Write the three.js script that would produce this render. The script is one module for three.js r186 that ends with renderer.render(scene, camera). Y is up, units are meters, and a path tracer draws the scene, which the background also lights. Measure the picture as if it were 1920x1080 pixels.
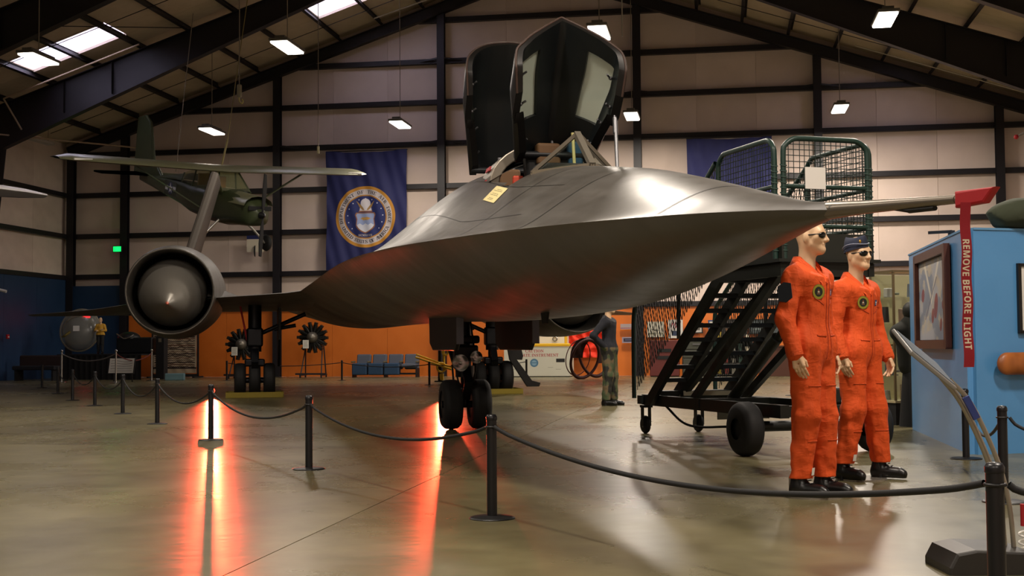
import * as THREE from 'three';
import { mergeGeometries, mergeVertices, toCreasedNormals } from 'three/addons/utils/BufferGeometryUtils.js';
import { RoundedBoxGeometry } from 'three/addons/geometries/RoundedBoxGeometry.js';
import { RectAreaLightUniformsLib } from 'three/addons/lights/RectAreaLightUniformsLib.js';

// ---------------------------------------------------------------- camera, sky, exposure
RectAreaLightUniformsLib.init();
const scene = new THREE.Scene();
const renderer = new THREE.WebGLRenderer({ antialias: true });
renderer.toneMapping = THREE.LinearToneMapping;
renderer.toneMappingExposure = 1.0;
renderer.shadowMap.enabled = true;
const camera = new THREE.PerspectiveCamera(25.47, 16 / 9, 0.1, 200);
camera.rotation.order = 'YXZ';
camera.position.set(0, 1.04, 0);
camera.rotation.set(Math.atan(108 / 2390), 0, -0.007);
scene.background = new THREE.Color().setRGB(5.2, 5.0, 5.6);      // daylight outside, seen only through the roof lights
const LAMP = 330, LAMP_DIM = 5, LAMP_COLOR = new THREE.Color().setRGB(1, 0.88, 0.75);
const RED_COLOR = new THREE.Color().setRGB(1, 0.075, 0.03), RED = 1500;

// ---------------------------------------------------------------- frames of reference
// hangar: U across (0 under the ridge), N out from the far gable wall towards the camera
const HA = THREE.MathUtils.degToRad(9.27), RX = 0.9, RZ = -43.35;
const B = (U, h, N) => [RX + U * Math.cos(HA) - N * Math.sin(HA), h, RZ + U * Math.sin(HA) + N * Math.cos(HA)];
// jet: origin on the floor under the nose tip, z forward (so z = -station), x to its left wing
const YAW = Math.atan2(2.33, 11.29), NOSE = [-0.6 + 10.4 * Math.sin(YAW), 0, -16.05 + 10.4 * Math.cos(YAW)];

// ---------------------------------------------------------------- helpers
let seed = 7;
const rnd = () => { seed = (seed * 1664525 + 1013904223) >>> 0; return seed / 4294967296; };
const rr = (a, b) => a + (b - a) * rnd();
const used = {};
function numbered(n) { used[n] = (used[n] ?? -1) + 1; return used[n] ? n + '_' + String(used[n]).padStart(3, '0') : n; }
const V = (a) => new THREE.Vector3(...a);
const E = new THREE.Euler(), Q = new THREE.Quaternion(), MM = new THREE.Matrix4(), ONE = new THREE.Vector3(1, 1, 1);
function place(g, p = [0, 0, 0], r = [0, 0, 0], s) {
  MM.compose(V(p), Q.setFromEuler(E.set(r[0], r[1], r[2], 'YXZ')), s ? V(s) : ONE); g.applyMatrix4(MM); return g;
}
const bx = (w, h, d, p, r) => place(new THREE.BoxGeometry(w, h, d), p, r);
const rbx = (w, h, d, rad, p, r) => place(new RoundedBoxGeometry(w, h, d, 2, rad), p, r);
const cy = (r0, r1, h, p, r, n = 20) => place(new THREE.CylinderGeometry(r0, r1, h, n), p, r);
const sp = (r, p, s, n = 16) => place(new THREE.SphereGeometry(r, n, Math.max(8, n / 2 | 0)), p, [0, 0, 0], s);
const tor = (R, r, p, rot, n = 28) => place(new THREE.TorusGeometry(R, r, 10, n), p, rot);
const lathe = (pts, p, r, n = 32) => place(new THREE.LatheGeometry(pts.map((q) => new THREE.Vector2(q[0], q[1])), n), p, r);
function bar(a, b, r, n = 8, r2 = r) {            // round bar between two points
  const A = V(a), Bv = V(b), d = Bv.clone().sub(A), L = d.length();
  const g = new THREE.CylinderGeometry(r2, r, L, n); g.translate(0, L / 2, 0);
  g.applyQuaternion(new THREE.Quaternion().setFromUnitVectors(new THREE.Vector3(0, 1, 0), d.normalize())); g.translate(...a); return g;
}
function beam(a, b, w, h) {                       // square bar, h along the vertical plane
  const A = V(a), Bv = V(b), d = Bv.clone().sub(A), L = d.length(); d.normalize();
  const g = new THREE.BoxGeometry(w, h, L); g.translate(0, 0, L / 2);
  let x = new THREE.Vector3(0, 1, 0).cross(d); if (x.lengthSq() < 1e-6) x.set(1, 0, 0); x.normalize();
  g.applyMatrix4(new THREE.Matrix4().makeBasis(x, d.clone().cross(x), d)); g.translate(...a); return g;
}
function tube(pts, r, seg = 0, n = 8, closed = false, tension = 0.5) {
  return new THREE.TubeGeometry(new THREE.CatmullRomCurve3(pts.map(V), closed, 'catmullrom', tension), seg || pts.length * 6, r, n, closed);
}
function poly(pts, depth, bevel = 0) {            // extruded outline in the xy plane, centred on z = 0
  const s = new THREE.Shape(pts.map((p) => new THREE.Vector2(p[0], p[1])));
  const g = new THREE.ExtrudeGeometry(s, { depth: depth - 2 * bevel, bevelEnabled: bevel > 0, bevelThickness: bevel, bevelSize: bevel, bevelSegments: 2, curveSegments: 10 });
  g.translate(0, 0, -depth / 2 + bevel); return g;
}
function merge(list) {
  if (!Array.isArray(list)) return list; if (list.length === 1) return list[0];
  const out = list.map((g) => { let h = g.index ? g.toNonIndexed() : g; for (const k of Object.keys(h.attributes)) if (!['position', 'normal', 'uv'].includes(k)) h.deleteAttribute(k);
    if (!h.attributes.normal) h.computeVertexNormals();
    if (!h.attributes.uv) h.setAttribute('uv', new THREE.BufferAttribute(new Float32Array(h.attributes.position.count * 2), 2)); return h; });
  return mergeGeometries(out);
}
function part(name, geo, mat, parent, label) {
  const m = new THREE.Mesh(merge(geo), mat); m.name = name; m.castShadow = m.receiveShadow = true; parent.add(m);
  if (label) m.userData.label = label; return m;
}
function parts(name, list, mat, parent) { return list.map((g) => part(name, g, mat, parent)); }
function sub(name, parent) { const g = new THREE.Group(); g.name = name; parent.add(g); return g; }
function thing(name, label, category, p = [0, 0, 0], turn = 0, group) {
  const o = new THREE.Group(); o.name = numbered(name); scene.add(o); o.position.set(...p); o.rotation.y = turn;
  o.userData = { label, category }; if (group) o.userData.group = group; return o;
}
function solo(name, label, category, geo, mat, p = [0, 0, 0], turn = 0, group) {
  const o = part(numbered(name), geo, mat, scene); o.position.set(...p); o.rotation.y = turn;
  o.userData = { label, category }; if (group) o.userData.group = group; return o;
}
function struct(name, label, category) {
  const o = new THREE.Group(); o.name = name; scene.add(o); o.userData = { kind: 'structure', label, category }; return o;
}
function copyOf(o, label, p, turn) {
  const c = o.clone(); const base = o.name.replace(/_\d{3}$/, ''); c.name = numbered(base); scene.add(c);
  c.userData = { ...o.userData, label }; c.position.set(...p); if (turn !== undefined) c.rotation.y = turn; return c;
}
const hangar = (o) => { o.position.set(RX, 0, RZ); o.rotation.y = -HA; return o; };
function interp(X, Y) {                            // monotone cubic through a table
  const n = X.length, d = [], m = [];
  for (let i = 0; i < n - 1; i++) d[i] = (Y[i + 1] - Y[i]) / (X[i + 1] - X[i]);
  m[0] = d[0]; m[n - 1] = d[n - 2];
  for (let i = 1; i < n - 1; i++) m[i] = d[i - 1] * d[i] <= 0 ? 0 : 2 * d[i - 1] * d[i] / (d[i - 1] + d[i]);
  return (x) => { if (x <= X[0]) return Y[0]; if (x >= X[n - 1]) return Y[n - 1];
    let i = 0; while (x > X[i + 1]) i++; const h = X[i + 1] - X[i], t = (x - X[i]) / h;
    return (1 + 2 * t) * (1 - t) ** 2 * Y[i] + t * (1 - t) ** 2 * h * m[i] + t * t * (3 - 2 * t) * Y[i + 1] + t * t * (t - 1) * h * m[i + 1]; };
}
function grid(nu, nv, fn, skip) {                  // surface from fn(i, j) -> [x, y, z]
  const p = [], uv = [], ix = [];
  for (let i = 0; i <= nu; i++) for (let j = 0; j <= nv; j++) { p.push(...fn(i, j)); uv.push(i / nu, j / nv); }
  for (let i = 0; i < nu; i++) for (let j = 0; j < nv; j++) { if (skip && skip(i, j)) continue; const a = i * (nv + 1) + j, b = a + nv + 1; ix.push(a, b, a + 1, b, b + 1, a + 1); }
  let P = p, T = uv; if (skip) { const m = new Map(); P = []; T = []; for (let k = 0; k < ix.length; k++) { const v = ix[k]; if (!m.has(v)) { m.set(v, P.length / 3); P.push(p[3 * v], p[3 * v + 1], p[3 * v + 2]); T.push(uv[2 * v], uv[2 * v + 1]); } ix[k] = m.get(v); } }
  const g = new THREE.BufferGeometry(); g.setAttribute('position', new THREE.Float32BufferAttribute(P, 3)); g.setAttribute('uv', new THREE.Float32BufferAttribute(T, 2)); g.setIndex(ix); g.computeVertexNormals(); return g;
}
// value noise
const PERM = new Uint8Array(512); for (let i = 0; i < 256; i++) PERM[i] = i;
for (let i = 255; i > 0; i--) { const j = rnd() * (i + 1) | 0; const t = PERM[i]; PERM[i] = PERM[j]; PERM[j] = t; } for (let i = 0; i < 256; i++) PERM[i + 256] = PERM[i];
const h3 = (x, y, z) => PERM[PERM[PERM[x & 255] + (y & 255)] + (z & 255)] / 255;
function noise(x, y, z = 0, per = 256) {
  const xi = Math.floor(x), yi = Math.floor(y), zi = Math.floor(z), f = (t) => t * t * (3 - 2 * t), u = f(x - xi), v = f(y - yi), w = f(z - zi);
  const m = (n) => ((n % per) + per) % per, L = (a, b, t) => a + (b - a) * t, c = (a, b, d) => h3(m(xi + a), m(yi + b), zi + d);
  return L(L(L(c(0, 0, 0), c(1, 0, 0), u), L(c(0, 1, 0), c(1, 1, 0), u), v), L(L(c(0, 0, 1), c(1, 0, 1), u), L(c(0, 1, 1), c(1, 1, 1), u), v), w);
}
function fbm(x, y, oct = 4, per = 8, z = 0) { let a = 0, k = 0.5, s = 1, t = 0; for (let i = 0; i < oct; i++) { a += k * noise(x * s, y * s, z + i * 7, per * s); t += k; k *= 0.5; s *= 2; } return a / t; }
function tex(w, h, fn, srgb = true) {              // computed texture, fn -> [r, g, b] 0..255
  const d = new Uint8Array(w * h * 4);
  for (let y = 0; y < h; y++) for (let x = 0; x < w; x++) { const c = fn(x / w, y / h), o = 4 * (y * w + x); d[o] = c[0]; d[o + 1] = c[1]; d[o + 2] = c[2]; d[o + 3] = 255; }
  const t = new THREE.DataTexture(d, w, h, THREE.RGBAFormat); t.wrapS = t.wrapT = THREE.RepeatWrapping; t.magFilter = THREE.LinearFilter; t.minFilter = THREE.LinearFilter;
  if (srgb) t.colorSpace = THREE.SRGBColorSpace; t.needsUpdate = true; return t;
}
function canvasTex(w, h, draw) {
  const c = document.createElement('canvas'); c.width = w; c.height = h; draw(c.getContext('2d'), w, h);
  const t = new THREE.CanvasTexture(c); t.colorSpace = THREE.SRGBColorSpace; return t;
}
const std = (color, roughness = 0.7, metalness = 0, more = {}) => new THREE.MeshStandardMaterial({ color, roughness, metalness, side: THREE.DoubleSide, ...more });
const phys = (o) => new THREE.MeshPhysicalMaterial({ side: THREE.DoubleSide, ...o });

// ---------------------------------------------------------------- materials
const mottle = (base, amp, per = 6, oct = 5) => tex(256, 256, (x, y) => { const n = (fbm(x * per, y * per, oct, per) - 0.5) * 2 * amp; return base.map((b) => Math.max(0, Math.min(255, b + n))); });
const bumpNoise = tex(256, 256, (x, y) => { const n = 255 * fbm(x * 24, y * 24, 4, 24); return [n, n, n]; }, false);
const M = {
  liner: std(0xffffff, 0.75, 0, { map: mottle([224, 206, 194], 7) }),
  liner2: std(0xffffff, 0.75, 0, { map: mottle([216, 198, 186], 8) }),
  roofLiner: std(0xffffff, 0.8, 0, { map: mottle([200, 184, 156], 8) }),
  steel: std(0x17141a, 0.5, 0.0), steelRoof: std(0x1c191d, 0.5, 0.0),
  orange: std(0xffffff, 0.42, 0, { map: mottle([206, 110, 38], 6) }),
  bluePaint: std(0xffffff, 0.5, 0, { map: mottle([30, 58, 92], 5) }),
  blueDoor: std(0x23527f, 0.45), bluePartition: std(0xffffff, 0.32, 0, { map: mottle([82, 142, 196], 4) }),
  black: std(0x0d0d0f, 0.45), blackMatte: std(0x101012, 0.8), rubber: std(0x121213, 0.72), chrome: std(0xc8c8cc, 0.15, 1),
  greyMetal: std(0x77777a, 0.4, 0.8), aluminium: std(0xb9b6ae, 0.38, 0.9), white: std(0xe8e6e0, 0.6), cream: std(0xdcd4be, 0.6),
  red: std(0xa81620, 0.6), yellow: std(0xe0b020, 0.5), standGreen: std(0x10140f, 0.5), pipeGreen: std(0x1a332c, 0.4),
  cable: std(0x8a7f70, 0.6), wood: std(0xffffff, 0.4, 0, { map: tex(256, 64, (x, y) => { const n = fbm(x * 3, y * 24, 4, 8) * 40 + 10 * Math.sin(y * 60 + 6 * fbm(x * 4, y * 4, 3, 4)); return [128 + n, 70 + n * 0.7, 30 + n * 0.4]; }) }),
  glass: phys({ color: 0xfdfffe, roughness: 0.03, transmission: 1, thickness: 0, ior: 1.45 }),
  cockpitGlass: phys({ color: 0xeefaf0, roughness: 0.1, transmission: 1, thickness: 0, ior: 1.45 }),
  darkGlass: std(0x08080a, 0.12), skin: std(0xd9b48f, 0.45), boot: std(0x0b0b0c, 0.35),
};

// ================================================================ THE HANGAR
const HALF = 17.2, LEN = 56, RISE = 1 / 3, RIDGE = 14.1, EAVE = RIDGE - HALF * RISE;
const roofY = (U) => RIDGE - Math.abs(U) * RISE;
{ // floor: sealed concrete slabs with saw-cut joints
  const fl = hangar(struct('floor', 'polished grey-brown concrete floor with saw-cut joints', 'floor'));
  const col = tex(1024, 1024, (x, y) => { const a = fbm(x * 5, y * 5, 6, 5), b = fbm(x * 40, y * 40, 3, 40), c = fbm(x * 11, y * 3, 4, 11, 5), k = (a - 0.5) * 40 + (b - 0.5) * 22 + (c - 0.5) * 40; return [102 + k * 0.75, 95 + k * 0.73, 68 + k * 0.58]; });
  const rough = tex(1024, 1024, (x, y) => { const a = fbm(x * 7, y * 7, 5, 7), b = fbm(x * 60, y * 60, 3, 60); const r = 255 * Math.max(0.16, Math.min(0.5, 0.29 + (a - 0.5) * 0.1 + (b - 0.5) * 0.05)); return [r, r, r]; }, false);
  const bump = tex(1024, 1024, (x, y) => { const n = 255 * (0.6 * fbm(x * 30, y * 30, 4, 30) + 0.4 * fbm(x * 120, y * 120, 2, 120)); return [n, n, n]; }, false);
  const mat = phys({ color: 0xffffff, map: col, roughness: 1, roughnessMap: rough, bumpMap: bump, bumpScale: 0.0005, specularIntensity: 1, ior: 1.5 });
  const Us = [-HALF - 0.1, -10.64, -3.4, 3.84, 11.08, HALF + 0.1], Ns = [0, 7.5, 15, 22.5, 30, 37.5, 45, LEN + 0.1];
  part('joint_bed', bx(2 * HALF + 2, 0.2, LEN + 2, [0, -0.108, LEN / 2]), std(0x8f8878, 0.9), fl);
  for (let i = 0; i < 5; i++) for (let j = 0; j < 7; j++) {
    const w = Us[i + 1] - Us[i] - 0.008, d = Ns[j + 1] - Ns[j] - 0.008, g = new THREE.BoxGeometry(w, 0.01, d), x = (Us[i] + Us[i + 1]) / 2, z = (Ns[j] + Ns[j + 1]) / 2;
    g.translate(x, -0.005, z); const p = g.attributes.position, uv = g.attributes.uv; for (let k = 0; k < p.count; k++) uv.setXY(k, p.getX(k) / 7.3 + i * 0.37, p.getZ(k) / 7.3 + j * 0.21);
    part('slab', g, mat, fl);
  }
}
const GIRTS = [2.4, 3.63, 5.1, 6.59, 8.07, 9.52, 10.95, 12.4], COLS = [-17.1, -15.03, -9.29, -3.35, 3.42, 9.37, 15.08, 17.1];
const panelVariants = [M.liner, M.liner2];
function gablePanel(u0, u1, y0, y1, z, mat, parent) { // sheet cut off by the roof slope
  const c = (u, y) => Math.min(y, roofY(u) + 0.05); if (c(u0, y0) < y0 && c(u1, y0) < y0) return;
  const pts = [[u0, y0]]; if (c(u1, y0) >= y0) pts.push([u1, y0]);
  const top = []; const n = 4; for (let i = 0; i <= n; i++) { const u = u1 + (u0 - u1) * i / n, t = c(u, y1); if (t > y0 + 0.001) top.push([u, t]); }
  if (top.length < 2) return; const g = poly([...pts, ...top], 0.05); g.translate(0, 0, z);
  const p = g.attributes.position, uv = g.attributes.uv; for (let k = 0; k < p.count; k++) uv.setXY(k, p.getX(k) / 4, p.getY(k) / 4); part('panel', g, mat, parent);
}
const iBeam = (a, b, w, d) => [beam(a, b, w, 0.02), beam(a, b, 0.014, d)];
{ // far gable wall
  const w = hangar(struct('wall_back', 'pale insulated gable wall with black girts and columns', 'wall'));
  part('sheeting', bx(2 * HALF + 1.0, RIDGE + 0.6, 0.1, [0, (RIDGE + 0.6) / 2, -0.36]), M.liner2, w);
  const ys = [2.4, 3.63, 5.1, 6.59, 8.07, 9.52, 10.95, 12.4, 14.2];
  for (let b = 0; b < COLS.length - 1; b++) { const n = b === 0 || b === 6 ? 1 : 3; for (let k = 0; k < n; k++) { const u0 = COLS[b] + (COLS[b + 1] - COLS[b]) * k / n, u1 = COLS[b] + (COLS[b + 1] - COLS[b]) * (k + 1) / n;
    for (let r = 0; r < ys.length - 1; r++) gablePanel(u0 + 0.004, u1 - 0.004, ys[r] + 0.004, ys[r + 1] - 0.004, -0.27, panelVariants[(b + k + r) % 2], w); } }
  for (let b = 0; b < COLS.length - 1; b++) for (let k = 0; k < 3; k++) { const W = (COLS[b + 1] - COLS[b]) / 3; part('wainscot_panel', bx(W - 0.008, 2.39, 0.05, [COLS[b] + W * (k + 0.5), 1.195, -0.12]), M.orange, w); }
  for (const y of GIRTS) { const um = Math.min(HALF, (RIDGE - 0.3 - y) / RISE); for (let b = 0; b < COLS.length - 1; b++) { const u0 = Math.max(COLS[b], -um), u1 = Math.min(COLS[b + 1], um); if (u1 - u0 < 0.2) continue;
    part('girt', [bx(u1 - u0, 0.16, 0.012, [(u0 + u1) / 2, y, -0.04]), bx(u1 - u0, 0.012, 0.2, [(u0 + u1) / 2, y + 0.08, -0.14]), bx(u1 - u0, 0.012, 0.2, [(u0 + u1) / 2, y - 0.08, -0.14])], M.steel, w); } }
  for (const u of COLS) { const h = roofY(u) - 0.25; part('column', [bx(0.26, h, 0.02, [u, h / 2, 0.12]), bx(0.26, h, 0.02, [u, h / 2, -0.09]), bx(0.02, h, 0.2, [u, h / 2, 0.01])], M.steel, w);
    for (const y of GIRTS) if (y < h - 0.6 && y > 7) for (const s of [-1, 1]) if (Math.abs(u + s * 0.7) < HALF && (u + y * 2 | 0) % 2 === 0) part('knee_brace', beam([u + s * 0.1, y + 0.07, 0.1], [u + s * 0.75, y, -0.02], 0.04, 0.05), M.steel, w); }
  for (const s of [-1, 1]) part('gable_rafter', [beam([0, RIDGE - 0.05, 0.1], [s * HALF, EAVE - 0.05, 0.1], 0.24, 0.03), beam([0, RIDGE - 0.22, 0.12], [s * HALF, EAVE - 0.22, 0.12], 0.03, 0.36), beam([0, RIDGE - 0.42, 0.1], [s * HALF, EAVE - 0.42, 0.1], 0.24, 0.03)], M.steel, w);
}
for (const s of [-1, 1]) { // side walls
  const w = hangar(struct(s < 0 ? 'wall_left' : 'wall_right', s < 0 ? 'shadowy side wall, blue below and pale panels above' : 'pale panelled side wall beyond the display partition', 'wall'));
  part('sheeting', bx(0.1, EAVE + 0.5, LEN + 1.0, [s * (HALF + 0.33), (EAVE + 0.5) / 2, LEN / 2]), M.liner2, w);
  const ys = [3.55, 5.1, 6.59, 8.3];
  for (let k = 0; k < 9; k++) { const n0 = k * 6.2, n1 = Math.min(LEN, n0 + 6.2), m = k < 2 ? 3 : 1; for (let q = 0; q < m; q++) { const a = n0 + (n1 - n0) * q / m, b = n0 + (n1 - n0) * (q + 1) / m;
    for (let r = 0; r < 3; r++) part('panel', bx(0.05, ys[r + 1] - ys[r] - 0.008, b - a - 0.008, [s * (HALF + 0.25), (ys[r] + ys[r + 1]) / 2, (a + b) / 2]), panelVariants[(k + r + q) % 2], w);
    part('lower_panel', bx(0.06, 3.54, b - a - 0.008, [s * (HALF + 0.08), 1.77, (a + b) / 2]), s < 0 ? M.bluePaint : M.liner, w); } 
    for (const y of [3.6, 5.1, 6.59]) part('girt', bx(0.2, 0.16, n1 - n0 - 0.02, [s * (HALF + 0.12), y, (n0 + n1) / 2]), M.steel, w); }
}
{ const w = hangar(struct('wall_front', 'pale panelled gable wall behind the viewer', 'wall'));
  part('sheeting', bx(2 * HALF + 1.0, RIDGE + 0.6, 0.1, [0, (RIDGE + 0.6) / 2, LEN + 0.3]), M.liner2, w); }
{ // blue door in the left wall with its frame
  const d = hangar(struct('door_1', 'blue flush door in the dark blue left wall', 'door'));
  part('leaf', bx(0.05, 2.05, 1.0, [-HALF + 0.02, 1.03, 5.2]), M.blueDoor, d);
  part('frame', [bx(0.08, 2.15, 0.08, [-HALF + 0.02, 1.075, 4.65]), bx(0.08, 2.15, 0.08, [-HALF + 0.02, 1.075, 5.75]), bx(0.08, 0.08, 1.18, [-HALF + 0.02, 2.12, 5.2])], M.bluePaint, d);
  part('handle', bar([-HALF + 0.1, 1.0, 4.8], [-HALF + 0.1, 1.0, 4.95], 0.012), M.chrome, d);
}
const PURLINS = [1, 2.5, 4, 5.5, 7, 8.5, 10, 11.5, 13, 14.5, 16], SKY = [[-14.5, -11.5, 7.2, 8.65], [-5.5, -4, 2.4, 3.9], [-7, -5.5, 2.4, 3.9], [11.5, 13, 2.4, 3.9]];
{ // roof: liner panels between purlins, rigid frames
  const c = hangar(struct('ceiling', 'pitched roof of pale liner panels on black purlins and rafters', 'ceiling'));
  const Ns = [-0.6, 2.4, 3.9, 6.2, 7.2, 8.65, 10.5, 12.4, 18.6, 24.8, 31, 37.2, 43.4, 49.6, LEN + 0.6], ang = Math.atan(RISE), cs = Math.cos(ang);
  for (const s of [-1, 1]) { const us = [0, ...PURLINS, HALF + 0.6];
    for (let i = 0; i < us.length - 1; i++) for (let j = 0; j < Ns.length - 1; j++) {
      const um = s * (us[i] + us[i + 1]) / 2, nm = (Ns[j] + Ns[j + 1]) / 2; if (SKY.some((k) => um > k[0] && um < k[1] && nm > k[2] && nm < k[3])) continue;
      part('roof_panel', bx((us[i + 1] - us[i]) / cs + 0.002, 0.08, Ns[j + 1] - Ns[j] - 0.006, [um, roofY(um) + 0.29, nm], [0, 0, -s * ang]), M.roofLiner, c); }
    for (const u of PURLINS) for (let k = 0; k < 9; k++) { const n0 = k * 6.2, n1 = Math.min(LEN, n0 + 6.2);
      part('purlin', [bx(0.012, 0.22, n1 - n0 - 0.01, [s * u, roofY(u) + 0.13, (n0 + n1) / 2], [0, 0, -s * ang]), bx(0.1, 0.012, n1 - n0 - 0.01, [s * (u - 0.05), roofY(u) + 0.04, (n0 + n1) / 2], [0, 0, -s * ang]), bx(0.1, 0.012, n1 - n0 - 0.01, [s * (u + 0.05), roofY(u) + 0.21, (n0 + n1) / 2], [0, 0, -s * ang])], M.steelRoof, c); }
    for (let k = 1; k < 9; k++) { const N = k * 6.2; // tapered rigid frame, deepest at the knee
      const web = poly([[0, RIDGE - 0.02], [s * HALF, EAVE - 0.02], [s * HALF, EAVE - 1.35], [s * (HALF - 1.1), EAVE - 1.05], [s * 5, roofY(5) - 0.62], [0, RIDGE - 0.75]], 0.012); web.translate(0, 0, N);
      part('rafter', [web, beam([0, RIDGE - 0.02, N], [s * HALF, EAVE - 0.02, N], 0.26, 0.025), beam([0, RIDGE - 0.75, N], [s * 5, roofY(5) - 0.62, N], 0.26, 0.025), beam([s * 5, roofY(5) - 0.62, N], [s * (HALF - 1.1), EAVE - 1.05, N], 0.26, 0.025)], M.steelRoof, c);
      const lg = poly([[s * HALF, 0], [s * HALF, EAVE - 1.3], [s * (HALF - 1.1), EAVE - 1.05], [s * (HALF - 0.35), 0]], 0.012); lg.translate(0, 0, N);
      part('frame_leg', [lg, beam([s * (HALF - 0.35), 0, N], [s * (HALF - 1.1), EAVE - 1.05, N], 0.025, 0.26), bx(0.025, EAVE, 0.26, [s * (HALF - 0.01), EAVE / 2, N])], M.steelRoof, c);
      for (const u of [12.4, 14]) part('stiffener', bx(0.012, 1.0, 0.25, [s * u, roofY(u) - 0.55, N]), M.steelRoof, c); } }
  part('sag_rod', [bar([-13, roofY(13) + 0.02, 11.5], [-10, roofY(10) + 0.02, 6.6], 0.015), bar([13.2, roofY(13.2), 10.5], [15.6, roofY(15.6), 6.8], 0.015)], M.steel, c);
  part('pipe', [bar([-15.6, roofY(15.6) - 0.15, 7.0], [-11.2, roofY(11.2) - 0.12, 6.95], 0.03), bar([-16.4, 7.6, 8.2], [-14.4, 8.2, 0.4], 0.03), bar([-15.6, roofY(15.6) - 0.15, 7.0], [-15.4, 7.9, 6.3], 0.03)], std(0xa9957c, 0.5), c, 'pale sprinkler pipe under the left roof slope');
  part('pipe', [bar([17, 8.1, 5.2], [14.6, 6.95, 4.6], 0.035), bar([15.3, 7.4, 4.8], [15.3, 8.4, 4.8], 0.03)], std(0x8d8378, 0.5), c, 'pale pipe with red end at the right roof edge');
  part('pipe_end', sp(0.07, [14.58, 6.94, 4.6]), M.red, c);
  part('conduit', [bar([-1.6, roofY(1.6) - 0.2, 1.2], [-5.4, roofY(5.4) - 0.1, 1.3], 0.025), bar([10.5, roofY(10.5) + 0.02, 1.0], [16.4, roofY(16.4) + 0.02, 1.0], 0.025)], std(0xb0a898, 0.5), c);
  for (const s of [-1, 1]) for (const N of [2.0, 4.6, 8.9, 10.6]) part('brace_rod', bar([0, roofY(0), N], [s * 16.8, roofY(16.8) + 0.02, N + 0.05], 0.012, 6), M.steel, c);
}
SKY.forEach(([u0, u1, n0, n1], i) => { // translucent roof lights
  const o = hangar(struct('window_' + (i + 1), ['wide translucent roof light at upper left', 'translucent roof light high near the ridge', 'translucent roof light just below another near the ridge', 'translucent roof light on the right slope'][i], 'skylight'));
  const um = (u0 + u1) / 2, ang = Math.atan(RISE), s = Math.sign(um);
  part('pane', bx((u1 - u0) / Math.cos(ang), 0.012, n1 - n0, [um, roofY(um) + 0.29, (n0 + n1) / 2], [0, 0, -s * ang]), phys({ color: 0xf6f4ff, transmission: 1, roughness: 0.5, thickness: 0 }), o);
  part('curb', [n0, n1].map((n) => bx((u1 - u0) / Math.cos(ang), 0.16, 0.04, [um, roofY(um) + 0.29, n], [0, 0, -s * ang])), std(0xcab9a6, 0.6), o);
});
{ // blue flush strips of the lower left display back wall
  const o = hangar(struct('trim_1', 'dark blue lower panel at the left end of the back wall', 'wall panel'));
  part('board', bx(2.0, 3.3, 0.06, [-16.1, 1.65, -0.06]), M.bluePaint, o);
}
// ---------------------------------------------------------------- high-bay lamps on cables
const diffuser = std(0xffffff, 0.5, 0, { emissive: LAMP_COLOR, emissiveIntensity: 9 }), housing = std(0x6a6862, 0.5, 0.3);
const lampLabels = {};
function lamp(U, N, power, label) {
  const o = thing('ceiling_lamp', label, 'lamp', B(U, 8, N), -HA, 'high-bay lamps on cables'), top = roofY(U) - 8;
  part('housing', [rbx(0.46, 0.07, 1.3, 0.02, [0, 0.1, 0]), bx(0.24, 0.08, 1.1, [0, 0.17, 0])], housing, o);
  part('diffuser', rbx(0.4, 0.06, 1.22, 0.02, [0, 0.05, 0]), diffuser, o);
  part('cable', [bar([0, 0.2, 0], [0, top, 0], 0.012, 6)], M.cable, o);
  const l = new THREE.RectAreaLight(LAMP_COLOR, power, 0.38, 1.18); l.position.set(0, 0.012, 0); l.rotation.x = -Math.PI / 2; o.add(l); l.name = 'light';
  return o;
}
const lampU = [-10.1, -3.82, 3.5, 9.72];
const lampText = [['high-bay lamp hung beyond the suspended green aeroplane', 'high-bay lamp over the blue banner with the round seal', 'high-bay lamp hung just right of the raised canopies, lower of two', 'high-bay lamp above the green wire-sided stand'],
  ['high-bay lamp overlapping the bright roof light at upper left', 'high-bay lamp high up left of the first wall column', 'high-bay lamp beside the peak of the raised front canopy', 'high-bay lamp in front of the dark right-hand rafter']];
const POWER = [LAMP_DIM, LAMP * 0.52, LAMP * 1.05, LAMP * 1.25];
lampU.forEach((U, i) => { lamp(U, 3.95, POWER[i], lampText[0][i]); lamp(U, 14.6, POWER[i], lampText[1][i]); });
for (const N of [25.2, 35.8, 46.4]) lampU.forEach((U, i) => lamp(U, N, POWER[i], `high-bay lamp overhead out of view, ${{ 25.2: 'above the jet nose gear', 35.8: 'just ahead of the viewer', 46.4: 'behind the viewer' }[N]}, ${['far left', 'left of centre', 'right of centre', 'far right'][i]}`));
{ const o = thing('strip_light', 'unlit strip light at the dark upper left corner', 'lamp', B(-16.3, 8.0, 3.7), -HA); part('housing', rbx(0.3, 0.1, 1.6, 0.03, [0, 0, 0]), std(0xb8b4b0, 0.5), o); parts('hanger', [bar([0, 0, 0.6], [0, 0.7, 0.6], 0.01, 6), bar([0, 0, -0.6], [0, 0.7, -0.6], 0.01, 6)], M.cable, o); }

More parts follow.
